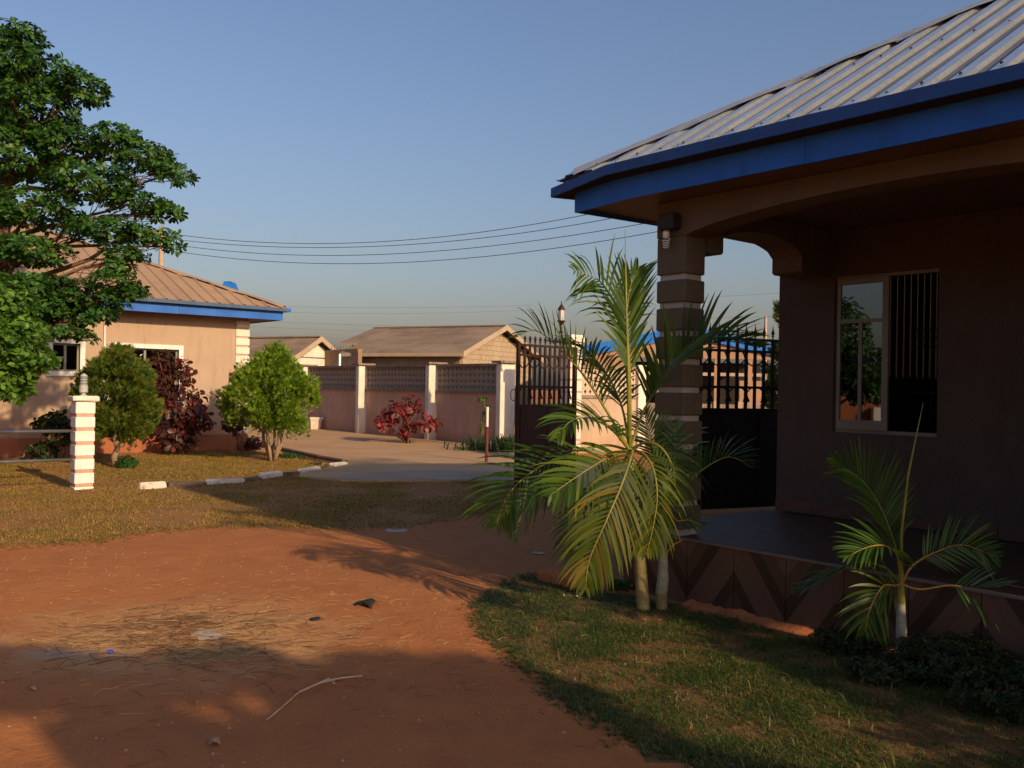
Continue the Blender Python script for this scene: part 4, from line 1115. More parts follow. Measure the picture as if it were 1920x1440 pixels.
# ------------------------------------------------------------------ poles and wires
def pole(label, base, ztop, r_, mat=None, lean=0.0, arm=False):
    Pl = thing('utility_pole', label, 'utility pole', base)
    MB().tube([(0, 0, 0), (lean, 0, ztop)], [r_, r_ * 0.7], 10).build('shaft', mat or M['polewood'], Pl)
    if arm:
        MB().box(-0.05 + lean, 0.05 + lean, -0.9, 0.9, ztop - 0.35, ztop - 0.25).build('crossarm', M['polewood'], Pl)
    return Pl
pb_ = at(306, 500, 34); pole('pale wooden pole rising behind the tan roof under the tree branches', (pb_.x, pb_.y, 0), at(300, 425, 34).z, 0.12, arm=True, lean=-0.1)
pb2 = at(1434, 700, 42); pole('thin leaning pole behind the shade-dark gate leaf seen through the porch arch', (pb2.x, pb2.y, 0), at(1434, 594, 42).z, 0.09)
def smoothpts(P, n=24):
    xs = [p[0] for p in P]
    co = np.polyfit(xs, [p[1] for p in P], min(3, len(P) - 1))
    return [(x_, float(np.polyval(co, x_))) for x_ in np.linspace(xs[0], xs[-1], n)]
wires = [([(300, 436), (500, 453), (640, 458), (870, 439), (1100, 402), (1240, 372)], 'topmost of the four overhead wires running from the left pole'),
         ([(300, 446), (500, 461), (640, 465), (870, 450), (1135, 411), (1270, 384)], 'second highest of the four overhead wires'),
         ([(300, 455), (500, 475), (640, 480), (870, 466), (1180, 424), (1290, 404)], 'third of the four overhead wires, counted from the top'),
         ([(300, 467), (500, 489), (640, 495), (870, 485), (1236, 433), (1340, 414)], 'lowest of the four overhead wires')]
for P, lab in wires:
    q = smoothpts(P, 30)
    pts = [at(a, c, 34 - (a - 300) / 940 * 9) for a, c in q]
    o = MB().tube(pts, 0.011, 5).build('overhead_wire', M['wire'])
    tag(o, lab, 'wire', 'four overhead wires strung from the left pole')
for k, (y0_, y1_, y2_) in enumerate(((573, 577, 572), (583, 588, 581), (602, 610, 618), (612, 622, 634))):
    q = smoothpts([(470, y0_), (700, y1_), (1000, y2_)], 16)
    o = MB().tube([at(a, c, 95) for a, c in q], 0.013, 4).build('distant_wire', M['wirefar'])
    tag(o, ('topmost faint power line above the brown roofs', 'second faint power line just below the topmost one above the brown roofs', 'third faint power line crossing behind the fascia corner', 'lowest faint power line just above the cream gable house')[k], 'wire', 'faint distant power lines above the brown roofs')
for y0_, y1_, lb_ in ((558, 547, 'higher faint wire crossing the sky inside the porch arch'), (597, 592, 'lower faint wire just above the spear finials inside the porch arch')):
    tag(MB().tube([at(1315, y0_, 60), at(1500, y1_, 60)], 0.012, 4).build('distant_wire', M['wirefar']), lb_, 'wire', 'faint wires seen through the porch arch')

# ------------------------------------------------------------------ foliage builders
def leaf_soup(place, leafV, leafF):
    """place: (n,3) pos, (n,3,3) basis ; returns verts, faces, rnd"""
    P, Bm = place
    n = len(P); k = len(leafV)
    V = np.einsum('nij,kj->nki', Bm, np.asarray(leafV)) + P[:, None, :]
    Fc = (np.arange(n)[:, None, None] * k + np.asarray(leafF)[None]).reshape(-1, len(leafF[0]))
    r_ = np.repeat(NP.uniform(0, 1, n), len(leafF))
    return V.reshape(-1, 3), Fc, r_

def basis(fwd, up):
    fwd = fwd / np.linalg.norm(fwd, axis=1, keepdims=True)
    s = np.cross(fwd, up); s /= np.linalg.norm(s, axis=1, keepdims=True) + 1e-9
    u = np.cross(s, fwd)
    return np.stack([s, fwd, u], 2)

def leafshape(L, w, droop=0.15, cup=0.15, tip=0.62):
    # local y forward, x side, z up ; obovate if tip>0.5
    ys = [0, 0.3, tip, 0.85, 1.0]; ws = [0.03, 0.55, 1.0, 0.7, 0.0]
    V = []
    for y_, q in zip(ys, ws):
        z = -droop * L * y_ * y_
        V += [(-w * q, y_ * L, z + cup * w * q), (0, y_ * L, z), (w * q, y_ * L, z + cup * w * q)]
    F_ = []
    for i in range(4):
        a = i * 3
        F_ += [(a, a + 1, a + 4, a + 3), (a + 1, a + 2, a + 5, a + 4)]
    return V, F_

def lobes_points(lobes, n, surf=0.75):
    """random points in ellipsoid lobes, biased to the shell; returns pts and outward"""
    vol = np.array([l[3] * l[4] * l[5] for l in lobes]) ** 0.75; vol /= vol.sum()
    idx = NP.choice(len(lobes), n, p=vol)
    d = NP.normal(0, 1, (n, 3)); d /= np.linalg.norm(d, axis=1, keepdims=True)
    r_ = NP.uniform(0, 1, n) ** (1 / 3.0); r_ = r_ * (1 - surf) + surf * (0.72 + 0.28 * NP.uniform(0, 1, n))
    L_ = np.array(lobes)
    P = L_[idx, :3] + d * r_[:, None] * L_[idx, 3:6]
    return P, d, idx

def rosette_crown(name, lobes, nros, leafL, leafW, mat, parent, nl=7, spread=1.0, surf=0.55, droopx=0.2):
    P, d, idx = lobes_points(lobes, nros, surf)
    up = d * 0.7 + np.array([0, 0, 0.75]) + NP.normal(0, 0.35, (nros, 3))
    up /= np.linalg.norm(up, axis=1, keepdims=True)
    t = np.cross(up, NP.normal(0, 1, (nros, 3))); t /= np.linalg.norm(t, axis=1, keepdims=True)
    b_ = np.cross(up, t)
    PP, BB_ = [], []
    for k in range(nl):
        a = 2 * np.pi * k / nl + NP.uniform(-.3, .3, nros)
        rad = np.cos(a)[:, None] * t + np.sin(a)[:, None] * b_
        f = rad * spread + up * NP.uniform(0.1, 0.7, nros)[:, None] + NP.normal(0, .12, (nros, 3)) - np.array([0, 0, droopx])
        PP.append(P + rad * leafL * 0.12); 
        sc = NP.uniform(0.7, 1.2, nros)[:, None, None]
        BB_.append(basis(f, up + NP.normal(0, .2, (nros, 3))) * sc)
    LV, LF = leafshape(leafL, leafW)
    V, Fc, r_ = leaf_soup((np.concatenate(PP) - np.array(parent.location), np.concatenate(BB_)), LV, LF)
    return soup(name, V, Fc, r_, mat, parent, smooth=True), P

def limb(b, A, B, r0_, r1_, wob=0.12, n=6, seed=0):
    rr = random.Random(seed); A = Vector(A); B = Vector(B); pts = []; rad = []
    L = (B - A).length
    for i in range(n + 1):
        t = i / n
        p = A.lerp(B, t) + Vector((rr.gauss(0, 1), rr.gauss(0, 1), rr.gauss(0, 1))) * wob * L * 0.35 * math.sin(math.pi * t)
        pts.append(p); rad.append(r0_ + (r1_ - r0_) * t)
    b.tube(pts, rad, 6)
    return pts

def PL_(px_, py_, Y, rx, ry, rz): # lobe from pixel centre/radii (px) at depth Y
    p = at(px_, py_, Y); s = Y / F
    return (p.x, p.y, p.z, rx * s, rz, ry * s)

# big tree, left
T1 = thing('broadleaf_tree', 'big spreading green tree filling the top left, branches in tiers over the tan roof', 'tree', (-8.6, 14.6, 0))
lob = [PL_(40, 68, 14.6, 48, 30, .5), PL_(15, 110, 14.6, 70, 62, .8), (PL_(90, 140, 14.6, 70, 45, .7)), PL_(150, 165, 14.6, 55, 38, .6), PL_(60, 210, 14.6, 95, 60, .9), PL_(20, 290, 14.4, 100, 60, 1.0),
       PL_(130, 270, 14.5, 70, 45, .7), PL_(215, 262, 14.5, 60, 36, .55), PL_(270, 295, 14.6, 60, 36, .6), PL_(325, 325, 14.5, 44, 24, .45), PL_(170, 340, 14.4, 100, 45, .8), PL_(60, 390, 14.2, 110, 45, .9),
       PL_(255, 380, 14.4, 75, 28, .6), PL_(310, 396, 14.4, 40, 18, .4), PL_(200, 430, 14.2, 90, 30, .6), PL_(285, 440, 14.3, 52, 20, .4), PL_(320, 462, 14.3, 24, 12, .3), PL_(235, 478, 14.2, 45, 20, .4),
       PL_(60, 470, 14.0, 80, 32, .7), PL_(110, 540, 13.8, 75, 26, .6), PL_(215, 530, 13.8, 50, 30, .45), PL_(245, 548, 13.8, 32, 18, .35), PL_(160, 590, 13.7, 75, 18, .45), PL_(60, 540, 13.8, 70, 34, .6), PL_(130, 622, 13.6, 36, 18, .35), PL_(165, 630, 13.6, 16, 10, .25),
       PL_(180, 565, 13.8, 70, 22, .5), PL_(90, 575, 13.8, 90, 28, .6), PL_(40, 600, 13.7, 60, 22, .5), PL_(225, 500, 14, 30, 20, .35),
       PL_(-90, 150, 15, 120, 110, 1.3), PL_(-130, 330, 15, 130, 120, 1.4), PL_(-100, 480, 14.6, 120, 70, 1.1)]
lob = [(a, b_, c, d * .93, e, f * .84) for a, b_, c, d, e, f in lob]
crown, CP = rosette_crown('crown', lob, 6000, 0.100, 0.026, M['tleaf'], T1, nl=7, surf=0.35)
b = MB(); base = Vector((-8.6, 14.6, 0)); o_ = base
fork = Vector((-8.4, 14.6, 2.4)); b.tube([(0, 0, -0.1), (0.05, 0, 1.2), fork - o_], [0.24, 0.19, 0.17], 10)
top = Vector((-8.2, 14.7, 5.4))
limb(b, fork - o_, top - o_, 0.15, 0.07, 0.05, seed=1)
for i, l in enumerate(lob):
    c = Vector(l[:3]); t = min(0.95, max(0.0, (c.z - 0.5 - 2.4) / 3.2))
    s_ = fork.lerp(top, t)
    pts = limb(b, s_ - o_, c - o_, 0.05, 0.012, 0.10, 6, i + 20)
    for k in range(5):
        e = c + Vector((rng.uniform(-1, 1) * l[3], rng.uniform(-1, 1) * l[4], rng.uniform(-1, 1) * l[5])) * 0.8
        limb(b, pts[3 + k % 3], e - o_, 0.012, 0.004, 0.15, 4, i * 7 + k)
b.build('trunk', M['bark'], T1, smooth=True)

# bright nearer foliage, lower left
T2 = thing('young_tree', 'brighter yellow green leafy branch hanging at the left edge beside the small window', 'tree', (-6.9, 10.6, 0))
lob2 = [PL_(10, 560, 10.6, 45, 40, .5), PL_(30, 630, 10.6, 50, 45, .55), PL_(60, 672, 10.5, 36, 28, .4), PL_(10, 700, 10.6, 50, 36, .5), PL_(-60, 620, 10.8, 80, 110, .8), PL_(30, 735, 10.5, 26, 14, .25), PL_(82, 678, 10.5, 14, 10, .2)]
rosette_crown('crown', lob2, 1500, 0.085, 0.024, M['yleaf'], T2, nl=6, surf=0.4)
b = MB(); limb(b, (0, 0, 0), (0.1, 0, 2.2), 0.08, 0.05, .05, seed=4)
for i, l in enumerate(lob2): limb(b, (0.1, 0, 1.6), Vector(l[:3]) - Vector(T2.location), 0.025, 0.006, .1, 5, i + 60)
b.build('trunk', M['bark'], T2, smooth=True)

# conifer shrubs
def spray_shape(L):
    V = []; F_ = []
    for a, l in ((-0.75, 0.6), (-0.38, 0.85), (0.0, 1.0), (0.38, 0.85), (0.75, 0.6)):
        b0 = len(V); w = 0.085 * L
        dx, dy = math.sin(a), math.cos(a)
        V += [(0 - dy * w * 0.5, 0.12 * L + dx * w * .5, 0), (dx * l * L * 0.6 - dy * w, dy * l * L * 0.6 + dx * w, 0.05 * L), (dx * l * L, dy * l * L, 0.02 * L), (dx * l * L * 0.6 + dy * w, dy * l * L * 0.6 - dx * w, 0.0)]
        F_.append((b0, b0 + 1, b0 + 2, b0 + 3))
    return V, F_

def conifer(label, base, w, h, z_low, mat, n, stems=4, seed=0, sprayL=0.11, profile=None):
    T = thing('conifer_shrub', label, 'shrub', base)
    rr = np.random.default_rng(seed)
    # clumps over an egg
    prof = profile or (lambda t: (max(0.0, math.sin(math.pi * min(1, (t * 0.86 + 0.14)))) ** 0.7) if t < 1 else 0.0)
    P = []; D = []
    cl = []
    for _ in range(150):
        t = rr.uniform(0, 1); a = rr.uniform(0, 2 * math.pi)
        rad = prof(t) * w / 2 * rr.uniform(0.68, 1.08)
        cl.append((math.cos(a) * rad, math.sin(a) * rad, z_low + t * (h - z_low) * 0.96, a))
    per = n // 150
    for cx_, cy_, cz_, a in cl:
        r_c = rr.uniform(0.07, 0.22) * w / 1.8
        for k in range(per):
            d = rr.normal(0, 1, 3); d /= np.linalg.norm(d)
            q = r_c * rr.uniform(0.3, 1.0)
            P.append((cx_ + d[0] * q, cy_ + d[1] * q, cz_ + d[2] * q * 1.5))
            D.append((math.cos(a) * 0.55 + d[0] * 0.6, math.sin(a) * 0.55 + d[1] * 0.6, 0.75 + d[2] * 0.4))
    # inner dark fill
    for _ in range(n // 4):
        t = rr.uniform(0.0, 1); a = rr.uniform(0, 2 * math.pi); rad = prof(t) * w / 2 * rr.uniform(0.0, 0.75)
        P.append((math.cos(a) * rad, math.sin(a) * rad, z_low + t * (h - z_low) * 0.9)); D.append((math.cos(a), math.sin(a), 0.6))
    P = np.array(P); D = np.array(D); nn_ = len(P)
    Bm = basis(D, rr.normal(0, 1, (nn_, 3))) * rr.uniform(0.6, 1.25, nn_)[:, None, None]
    LV, LF = spray_shape(sprayL)
    V, Fc, r_ = leaf_soup((P, Bm), LV, LF)
    soup('crown', V, Fc, r_, mat, T)
    b = MB()
    for k in range(stems):
        a = k * 2 * math.pi / stems + seed; rad = 0.05 if stems > 1 else 0
        tx, ty = math.cos(a) * w * 0.25 * (stems > 1), math.sin(a) * w * 0.25 * (stems > 1)
        limb(b, (math.cos(a) * rad, math.sin(a) * rad, -0.02), (tx, ty, h * 0.62), 0.042 if stems > 1 else 0.07, 0.015, 0.07, 7, seed * 10 + k)
        for j in range(4):
            zz1 = h * (0.3 + 0.1 * j)
            limb(b, (tx * (zz1 / (h * .62)) , ty * (zz1 / (h * .62)), zz1), (tx * 1.5 + rng.gauss(0, .25), ty * 1.5 + rng.gauss(0, .25), zz1 + 0.4), 0.014, 0.005, .1, 4, j + k)
    b.build('stems', M['barklt'], T, smooth=True)
    return T
conifer('dark green rounded conifer shrub on a single trunk just right of the white banded post', gp(217, 876), 1.42, 2.2, 0.55, M['thuja1'], 9000, 1, 2)
conifer('bright green egg shaped conifer shrub with splayed pale stems in front of the white quoin', gp(511, 864), 2.0, 2.28, 0.66, M['thuja2'], 12000, 5, 3, sprayL=0.10, profile=lambda t: (1 - (max(0, t - 0.32) / 0.68) ** 1.7) * (0.55 + 0.45 * min(1, t / 0.32)))
cpos = at(1500, 700, 15.5)
conifer('conifer whose side twigs poke out past the porch wall edge above the shade-dark gate', (cpos.x, cpos.y, 0), 1.15, 3.6, 0.4, M['thuja1'], 3600, 1, 8, sprayL=0.13)

def leafy_shrub(name, label, base, lobes, n, L, w, mat, cat='shrub', stems=7, droop=0.35, seed=1, stemmat=None, nl=3, r_s=0.02):
    T = thing(name, label, cat, base)
    rosette_crown('foliage', lobes, n, L, w, mat, T, nl=nl, surf=0.3, spread=1.0, droopx=droop)
    b = MB(); o = Vector(T.location)
    for i, l in enumerate(lobes):
        for k in range(max(1, stems // max(1, len(lobes)))):
            e = Vector(l[:3]) + Vector((rng.uniform(-1, 1) * l[3], rng.uniform(-1, 1) * l[4], rng.uniform(0, 1) * l[5])) * 0.8
            limb(b, (rng.gauss(0, .05), rng.gauss(0, .05), 0), e - o, r_s, 0.006, .1, 6, seed * 31 + i * 5 + k)
    b.build('stems', stemmat or M['barklt'], T, smooth=True)
    return T
bY = gp(335, 852).y
leafy_shrub('copperleaf_shrub', 'tall dark maroon leaved shrub with red tips against the peach wall between two conifers', gp(335, 852),
            [PL_(300, 680, bY, 24, 26, .3), PL_(318, 715, bY, 38, 30, .4), PL_(345, 700, bY, 22, 40, .3), PL_(330, 760, bY, 48, 32, .45), PL_(360, 780, bY, 34, 30, .4), PL_(325, 815, bY, 48, 28, .45), PL_(375, 745, bY, 14, 14, .2), PL_(385, 790, bY, 14, 22, .2)],
            300, 0.155, 0.05, M['redleaf'], stems=16, droop=0.6, seed=2, nl=4, stemmat=M['bark'])
bY = gp(765, 833).y
leafy_shrub('red_leaved_bush', 'low wide red leaved bush in front of the mauve wall between white pillars', gp(765, 833),
            [PL_(722, 790, bY, 20, 16, .3), PL_(745, 770, bY, 30, 18, .35), PL_(775, 765, bY, 24, 18, .35), PL_(800, 792, bY, 24, 12, .3), PL_(765, 810, bY, 14, 16, .2), PL_(770, 745, bY, 10, 8, .15)],
            120, 0.17, 0.055, M['redleaf2'], stems=12, droop=0.6, seed=5, nl=4, stemmat=M['bark'])
bY = 20.6
leafy_shrub('red_tipped_sprig', 'thin red leaved sprig standing against the wall left of the white quoin', gp(452, 846),
            [PL_(431, 695, bY, 5, 5, .08), PL_(442, 702, bY, 7, 7, .1), PL_(446, 722, bY, 6, 5, .1), PL_(440, 790, bY, 20, 22, .25)], 40, 0.13, 0.045, M['redleaf'], stems=8, droop=0.6, seed=9, nl=4, r_s=0.012)
bY = gp(100, 868).y
leafy_shrub('wall_foot_shrub', 'small dark green shrub behind the upper rail at the foot of the peach wall', gp(105, 858),
            [PL_(95, 790, 18, 28, 20, .4), PL_(115, 815, 18, 30, 20, .4), PL_(80, 845, 18, 26, 16, .3)], 120, 0.14, 0.04, M['shrubleaf'], stems=9, seed=12, nl=5)
leafy_shrub('lawn_weed_clump', 'small bright green weedy clump beside the single trunked conifer', gp(240, 878),
            [PL_(238, 866, gp(240, 878).y, 18, 12, .2)], 60, 0.07, 0.02, M['tleaf'], stems=4, seed=14, nl=5, r_s=0.006, cat='plant')
leafy_shrub('lawn_corner_weeds', 'low green weeds in the kerbed lawn corner right of the bright conifer', gp(545, 858),
            [PL_(548, 856, gp(545, 858).y, 30, 8, .4), PL_(600, 872, gp(600, 872).y, 22, 5, .2)], 130, 0.06, 0.016, M['tleaf'], stems=4, seed=15, nl=5, r_s=0.006, cat='plant')
leafy_shrub('quoin_foot_plant', 'dark reddish plant at the foot of the white quoin behind the bright conifer', gp(476, 845),
            [PL_(474, 832, gp(476, 845).y, 14, 12, .2)], 40, 0.12, 0.035, M['redleaf'], stems=4, seed=16, nl=4, cat='plant')
# climbing vine on the mauve wall
vY = 24.3
vn = thing('climbing_vine', 'bright green vine trailing down the mauve wall behind the slim pole', 'vine', at(905, 838, vY))
vn.location.z = 0
rosette_crown('foliage', [PL_(892, 750, vY, 8, 4, .05), PL_(905, 747, vY, 8, 4, .05), PL_(912, 762, vY, 4, 12, .05), PL_(908, 785, vY, 5, 14, .05), PL_(902, 805, vY, 4, 10, .05)], 60, 0.075, 0.022, M['yleaf'], vn, nl=4)
MB().tube([at(900, 835, vY) - vn.location, at(905, 800, vY) - vn.location, at(911, 765, vY) - vn.location, at(905, 747, vY) - vn.location, at(888, 750, vY) - vn.location], 0.012, 5).build('stem', M['bark'], vn)

# strappy dark clump beside the gate pillar
def strap_clump(label, base, n, L, w, mat, spread=0.5, name='strap_leaf_plant', seed=0):
    T = thing(name, label, 'plant', base)
    rr = random.Random(seed); V = []; Fc = []; r_ = []
    for _ in range(n):
        a = rr.uniform(0, 6.28); ox, oy = rr.gauss(0, spread * .6), rr.gauss(0, spread * .4)
        l = L * rr.uniform(.5, 1); el = rr.uniform(.6, 1.4); wv = (-math.sin(a) * w, math.cos(a) * w)
        b0 = len(V); 
        for i in range(5):
            t = i / 4; rad = l * t * math.cos(el) * (1 + .3 * t); z = l * (1.5 * t * math.sin(el) - 0.75 * t * t)
            ww = (1 - t ** 2)
            V.append((ox + math.cos(a) * rad - wv[0] * ww, oy + math.sin(a) * rad - wv[1] * ww, max(0.0, z))); V.append((ox + math.cos(a) * rad + wv[0] * ww, oy + math.sin(a) * rad + wv[1] * ww, max(0.0, z)))
        c = rr.random()
        for i in range(4): Fc.append((b0 + 2 * i, b0 + 2 * i + 1, b0 + 2 * i + 3, b0 + 2 * i + 2)); r_.append(c)
    soup('foliage', V, Fc, r_, mat, T, True)
strap_clump('dark strappy plant clump on the drive left of the pale gate pillar', gp(925, 846), 420, 0.62, 0.016, M['strap'], 0.75, seed=3)
strap_clump('darker taller strappy plant clump tight against the pale gate pillar', gp(948, 850), 160, 0.75, 0.016, M['strap'], 0.3, seed=4)

# ------------------------------------------------------------------ palms
def frond(P, root, pts, mat, Lmax, droop=0.35, lift=0.5, nrm=None, w=0.011, per_m=42, start=0.28, rmat=None, r0_=0.010, seed=0, fwd=0.75, onesided=0):
    """pts: world points of rachis control polygon"""
    rr = random.Random(seed)
    pts = [Vector(p) for p in pts]
    # Catmull-Rom
    C = [pts[0] * 2 - pts[1]] + pts + [pts[-1] * 2 - pts[-2]]
    line = []
    for i in range(1, len(C) - 2):
        for k in range(10):
            t = k / 10
            p0, p1, p2, p3 = C[i - 1:i + 3]
            line.append(0.5 * ((2 * p1) + (p2 - p0) * t + (2 * p0 - 5 * p1 + 4 * p2 - p3) * t * t + (3 * p1 - p0 - 3 * p2 + p3) * t ** 3))
    line.append(pts[-1])
    seg = [0.0]
    for a, c in zip(line, line[1:]): seg.append(seg[-1] + (c - a).length)
    T = seg[-1]
    n = len(line)
    fr = MB().tube([p - root.location for p in line], [r0_ * (1 - 0.8 * s / T) for s in seg], 6).build('frond', rmat or M['rachis'], root, smooth=True)
    V = []; Fc = []; r_ = []
    cnt = max(8, int(T * (1 - start) * per_m))
    up = Vector((0, 0, 1))
    for i in range(cnt):
        s = T * (start + (1 - start) * (i + 0.5) / cnt)
        j = max(0, min(n - 2, next((q for q in range(n - 1) if seg[q + 1] >= s), n - 2)))
        t = (s - seg[j]) / max(1e-6, seg[j + 1] - seg[j]); p = line[j].lerp(line[j + 1], t)
        tan = (line[min(n - 1, j + 2)] - line[max(0, j - 1)]).normalized()
        N_ = Vector(nrm).normalized() if nrm is not None else up
        side = tan.cross(N_)
        if side.length < 0.05: side = tan.cross(Vector((0, 1, 0)))
        side.normalize(); Nn = side.cross(tan).normalized()
        u = (s / T - start) / (1 - start)
        Lf = Lmax * (0.45 + 0.55 * math.sin(math.pi * min(1, u * 0.9 + 0.12))) * (1 - 0.55 * max(0, u - 0.75) / 0.25)
        for sg in (-1, 1):
            if onesided and sg != onesided and rr.random() < .7: continue
            ff = fwd + 0.9 * u ** 2 + rr.gauss(0, .06)
            lf = lift + rr.gauss(0, 0.10)
            dr = side * sg * math.cos(lf) + Nn * math.sin(lf) + tan * ff
            dr.normalize()
            Lk = Lf * (rr.uniform(0.86, 1.08) if rr.random() < .86 else rr.uniform(.45, .85)); ww = w * rr.uniform(.8, 1.15)
            b0 = len(V); q = p.copy(); dcur = dr.copy()
            wv = dcur.cross(Nn); 
            if wv.length < 0.05: wv = dcur.cross(tan)
            wv.normalize()
            dp = droop * rr.uniform(.6, 1.4)
            wv = (wv + Nn * rr.gauss(0, .35)).normalized()
            for k in range(6):
                tt = k / 5; prof_ = (0.35, 0.9, 1.0, 0.85, 0.55, 0.0)[k]
                V.append(q - wv * ww * prof_ - root.location); V.append(q + wv * ww * prof_ - root.location)
                q = q + dcur * (Lk / 5)
                dcur = (dcur + Vector((0, 0, -1)) * dp * (0.25 + 0.5 * tt)).normalized()
            c = rr.random()
            for k in range(5): Fc.append((b0 + 2 * k, b0 + 2 * k + 1, b0 + 2 * k + 3, b0 + 2 * k + 2)); r_.append(c)
    V = [tuple(v) for v in V]
    soup('leaflets', V, Fc, r_, mat, fr, False)
    return fr

def ringtrunk(P, pts, rads, mat, nring):
    pts = [Vector(p) for p in pts]; L = []; Rr = []
    N_ = 60
    for i in range(N_ + 1):
        t = i / N_ * (len(pts) - 1); j = min(len(pts) - 2, int(t)); u = t - j
        L.append(pts[j].lerp(pts[j + 1], u) - Vector(P.location)); r_ = rads[j] + (rads[j + 1] - rads[j]) * u
        Rr.append(r_ * (1 + (0.05 if (i * nring // N_) != ((i - 1) * nring // N_) else 0)))
    return MB().tube(L, Rr, 12).build('trunk', mat, P, smooth=True)

def fp(l, Y): return [at(a, c, Y + d) for a, c, d in l]
YA = 6.62
bA = gp(1207, 1143); YA = bA.y
PA = thing('large_areca_palm', 'tallest palm with olive ringed trunk and wide arching fronds before the banded porch column', 'palm', bA)
ringtrunk(PA, [bA + Vector((0, 0, -.03)), at(1201, 1060, YA), at(1192, 980, YA)], [0.050, 0.043, 0.038], M['ptrunk'], 16)
ringtrunk(PA, [at(1192, 982, YA), at(1187, 900, YA), at(1181, 840, YA)], [0.037, 0.032, 0.024], M['pwhite'], 3).name = 'crownshaft'
nA = (1181, 845, 0)
MB().tube([p - bA for p in fp([(1181, 850, 0), (1178, 700, 0), (1174, 560, 0), (1172, 430, 0)], YA)], [0.018, 0.013, 0.009, 0.002], 6).build('spear_leaf', M['rachis'], PA, smooth=True)
g_, dk, dry = M['palmleaf'], M['palmdark'], M['palmdry']
mdk = leafmat('mid_green_palm_leaflet', [(0.02, 0.05, 0.008), (0.04, 0.085, 0.010), (0.06, 0.12, 0.012), (0.10, 0.16, 0.02)], 0.38, 0.32, 2.2, tcol=(0.2, 0.34, 0.02))
AW = {1: .013, 3: .016, 4: .013, 6: .0135, 7: .0135, 8: .012}
AF = {1: 1.7}
cd_ = (0.1, -1.0, 0.25)
A_f = [
 ([nA, (1178, 740, .02), (1168, 640, .05), (1152, 570, .08), (1130, 532, .05), (1100, 515, -.05), (1076, 508, -.15)], g_, .42, .60, .15, cd_, .55),
 ([nA, (1182, 730, 0), (1178, 640, .0), (1176, 580, .0), (1184, 530, .02), (1195, 505, .03)], g_, .46, .22, .25, cd_, .42),
 ([nA, (1140, 775, -.1), (1095, 705, -.15), (1050, 655, -.18), (1005, 620, -.2), (968, 632, -.22)], dk, .42, .30, .75, None, .30),
 ([nA, (1205, 775, .05), (1250, 700, .1), (1300, 655, .15), (1360, 640, .15), (1425, 652, .1)], mdk, .48, .28, .95, (0, -.5, 1), .26),
 ([nA, (1150, 808, -.25), (1110, 785, -.5), (1070, 790, -.7), (1045, 820, -.8)], g_, .38, .55, .4, (0, -.5, 1), .22),
 ([nA, (1135, 835, -.05), (1070, 850, -.05), (1005, 880, -.05), (955, 925, -.05), (930, 985, 0)], dk, .50, .35, -.1, (0, -1, .3), .30),
 ([nA, (1155, 850, -.2), (1110, 875, -.4), (1065, 905, -.5), (1030, 930, -.55)], g_, .44, .35, .05, (-.1, -1, .4), .25),
 ([nA, (1185, 850, -.3), (1165, 910, -.5), (1135, 980, -.6), (1105, 1050, -.6), (1098, 1105, -.6)], dry, .44, .45, -.05, (.1, -1, .2), .20),
 ([nA, (1205, 850, -.2), (1225, 880, -.35), (1232, 930, -.4), (1225, 985, -.4), (1212, 1040, -.38)], dry, .36, .55, -.1, (.2, -1, .1), .22),
 ([nA, (1160, 880, .1), (1120, 930, .15), (1085, 990, .15), (1075, 1050, .15)], g_, .34, .45, -.1, (-.2, -1, .2), .3),
 ([nA, (1210, 830, -.1), (1240, 840, -.2), (1262, 880, -.25), (1266, 940, -.25)], g_, .36, .6, .0, (.2, -1, .2), .25),
 ([nA, (1165, 760, .35), (1130, 690, .6), (1085, 650, .8), (1030, 640, .9)], dk, .36, .45, .5, None, .30),
]
for i, (l, mt, Lm, dr, lf, nr, st_) in enumerate(A_f):
    frond(PA, PA, fp(l, YA), mt, Lm, dr, lf, nr, AW.get(i, 0.0105), 28, st_, seed=i + 1, r0_=0.012, fwd=AF.get(i, 0.75))
bB = gp(1241, 1142); YB = bB.y
PB = thing('small_limewashed_palm', 'slimmer palm with whitewashed trunk close beside the tallest palm', 'palm', bB)
ringtrunk(PB, [bB + Vector((0, 0, -.03)), at(1240, 1112, YB)], [0.040, 0.044], M['ptrunk'], 6)
ringtrunk(PB, [at(1240, 1112, YB), at(1243, 1085, YB), at(1244, 1030, YB), at(1246, 990, YB)], [0.044, 0.043, 0.028, 0.027], M['pwhite'], 3)
ringtrunk(PB, [at(1246, 992, YB), at(1250, 950, YB), at(1254, 900, YB)], [0.028, 0.026, 0.014], M['rachis_o'], 3).name = 'crownshaft'
nB = (1251, 945, 0)
B_f = [
 ([nB, (1262, 880, .05), (1266, 830, .1), (1264, 790, .12)], dk, .20, .2, .1, cd_, .4),
 ([nB, (1290, 905, 0), (1330, 872, 0), (1370, 857, 0), (1412, 878, 0)], dk, .28, .25, .8, None, .30),
 ([nB, (1268, 975, -.15), (1292, 975, -.2), (1318, 985, -.22)], dk, .20, .4, .2, (0, -.6, 1), .2),
 ([nB, (1272, 890, .25), (1292, 830, .4), (1308, 790, .5)], dk, .20, .4, .3, cd_, .4),
 ([nB, (1240, 880, .1), (1222, 820, .15), (1205, 770, .2)], g_, .26, .3, .2, cd_, .35),
 ([nB, (1235, 930, -.1), (1222, 950, -.2), (1215, 990, -.2)], dry, .26, .5, 0, cd_, .2),
]
for i, (l, mt, Lm, dr, lf, nr, st_) in enumerate(B_f):
    frond(PB, PB, fp(l, YB), mt, Lm, dr, lf, nr, 0.009, 42, st_, rmat=M['rachis_o'] if i in (2, 5) else None, seed=i + 40, r0_=0.009)
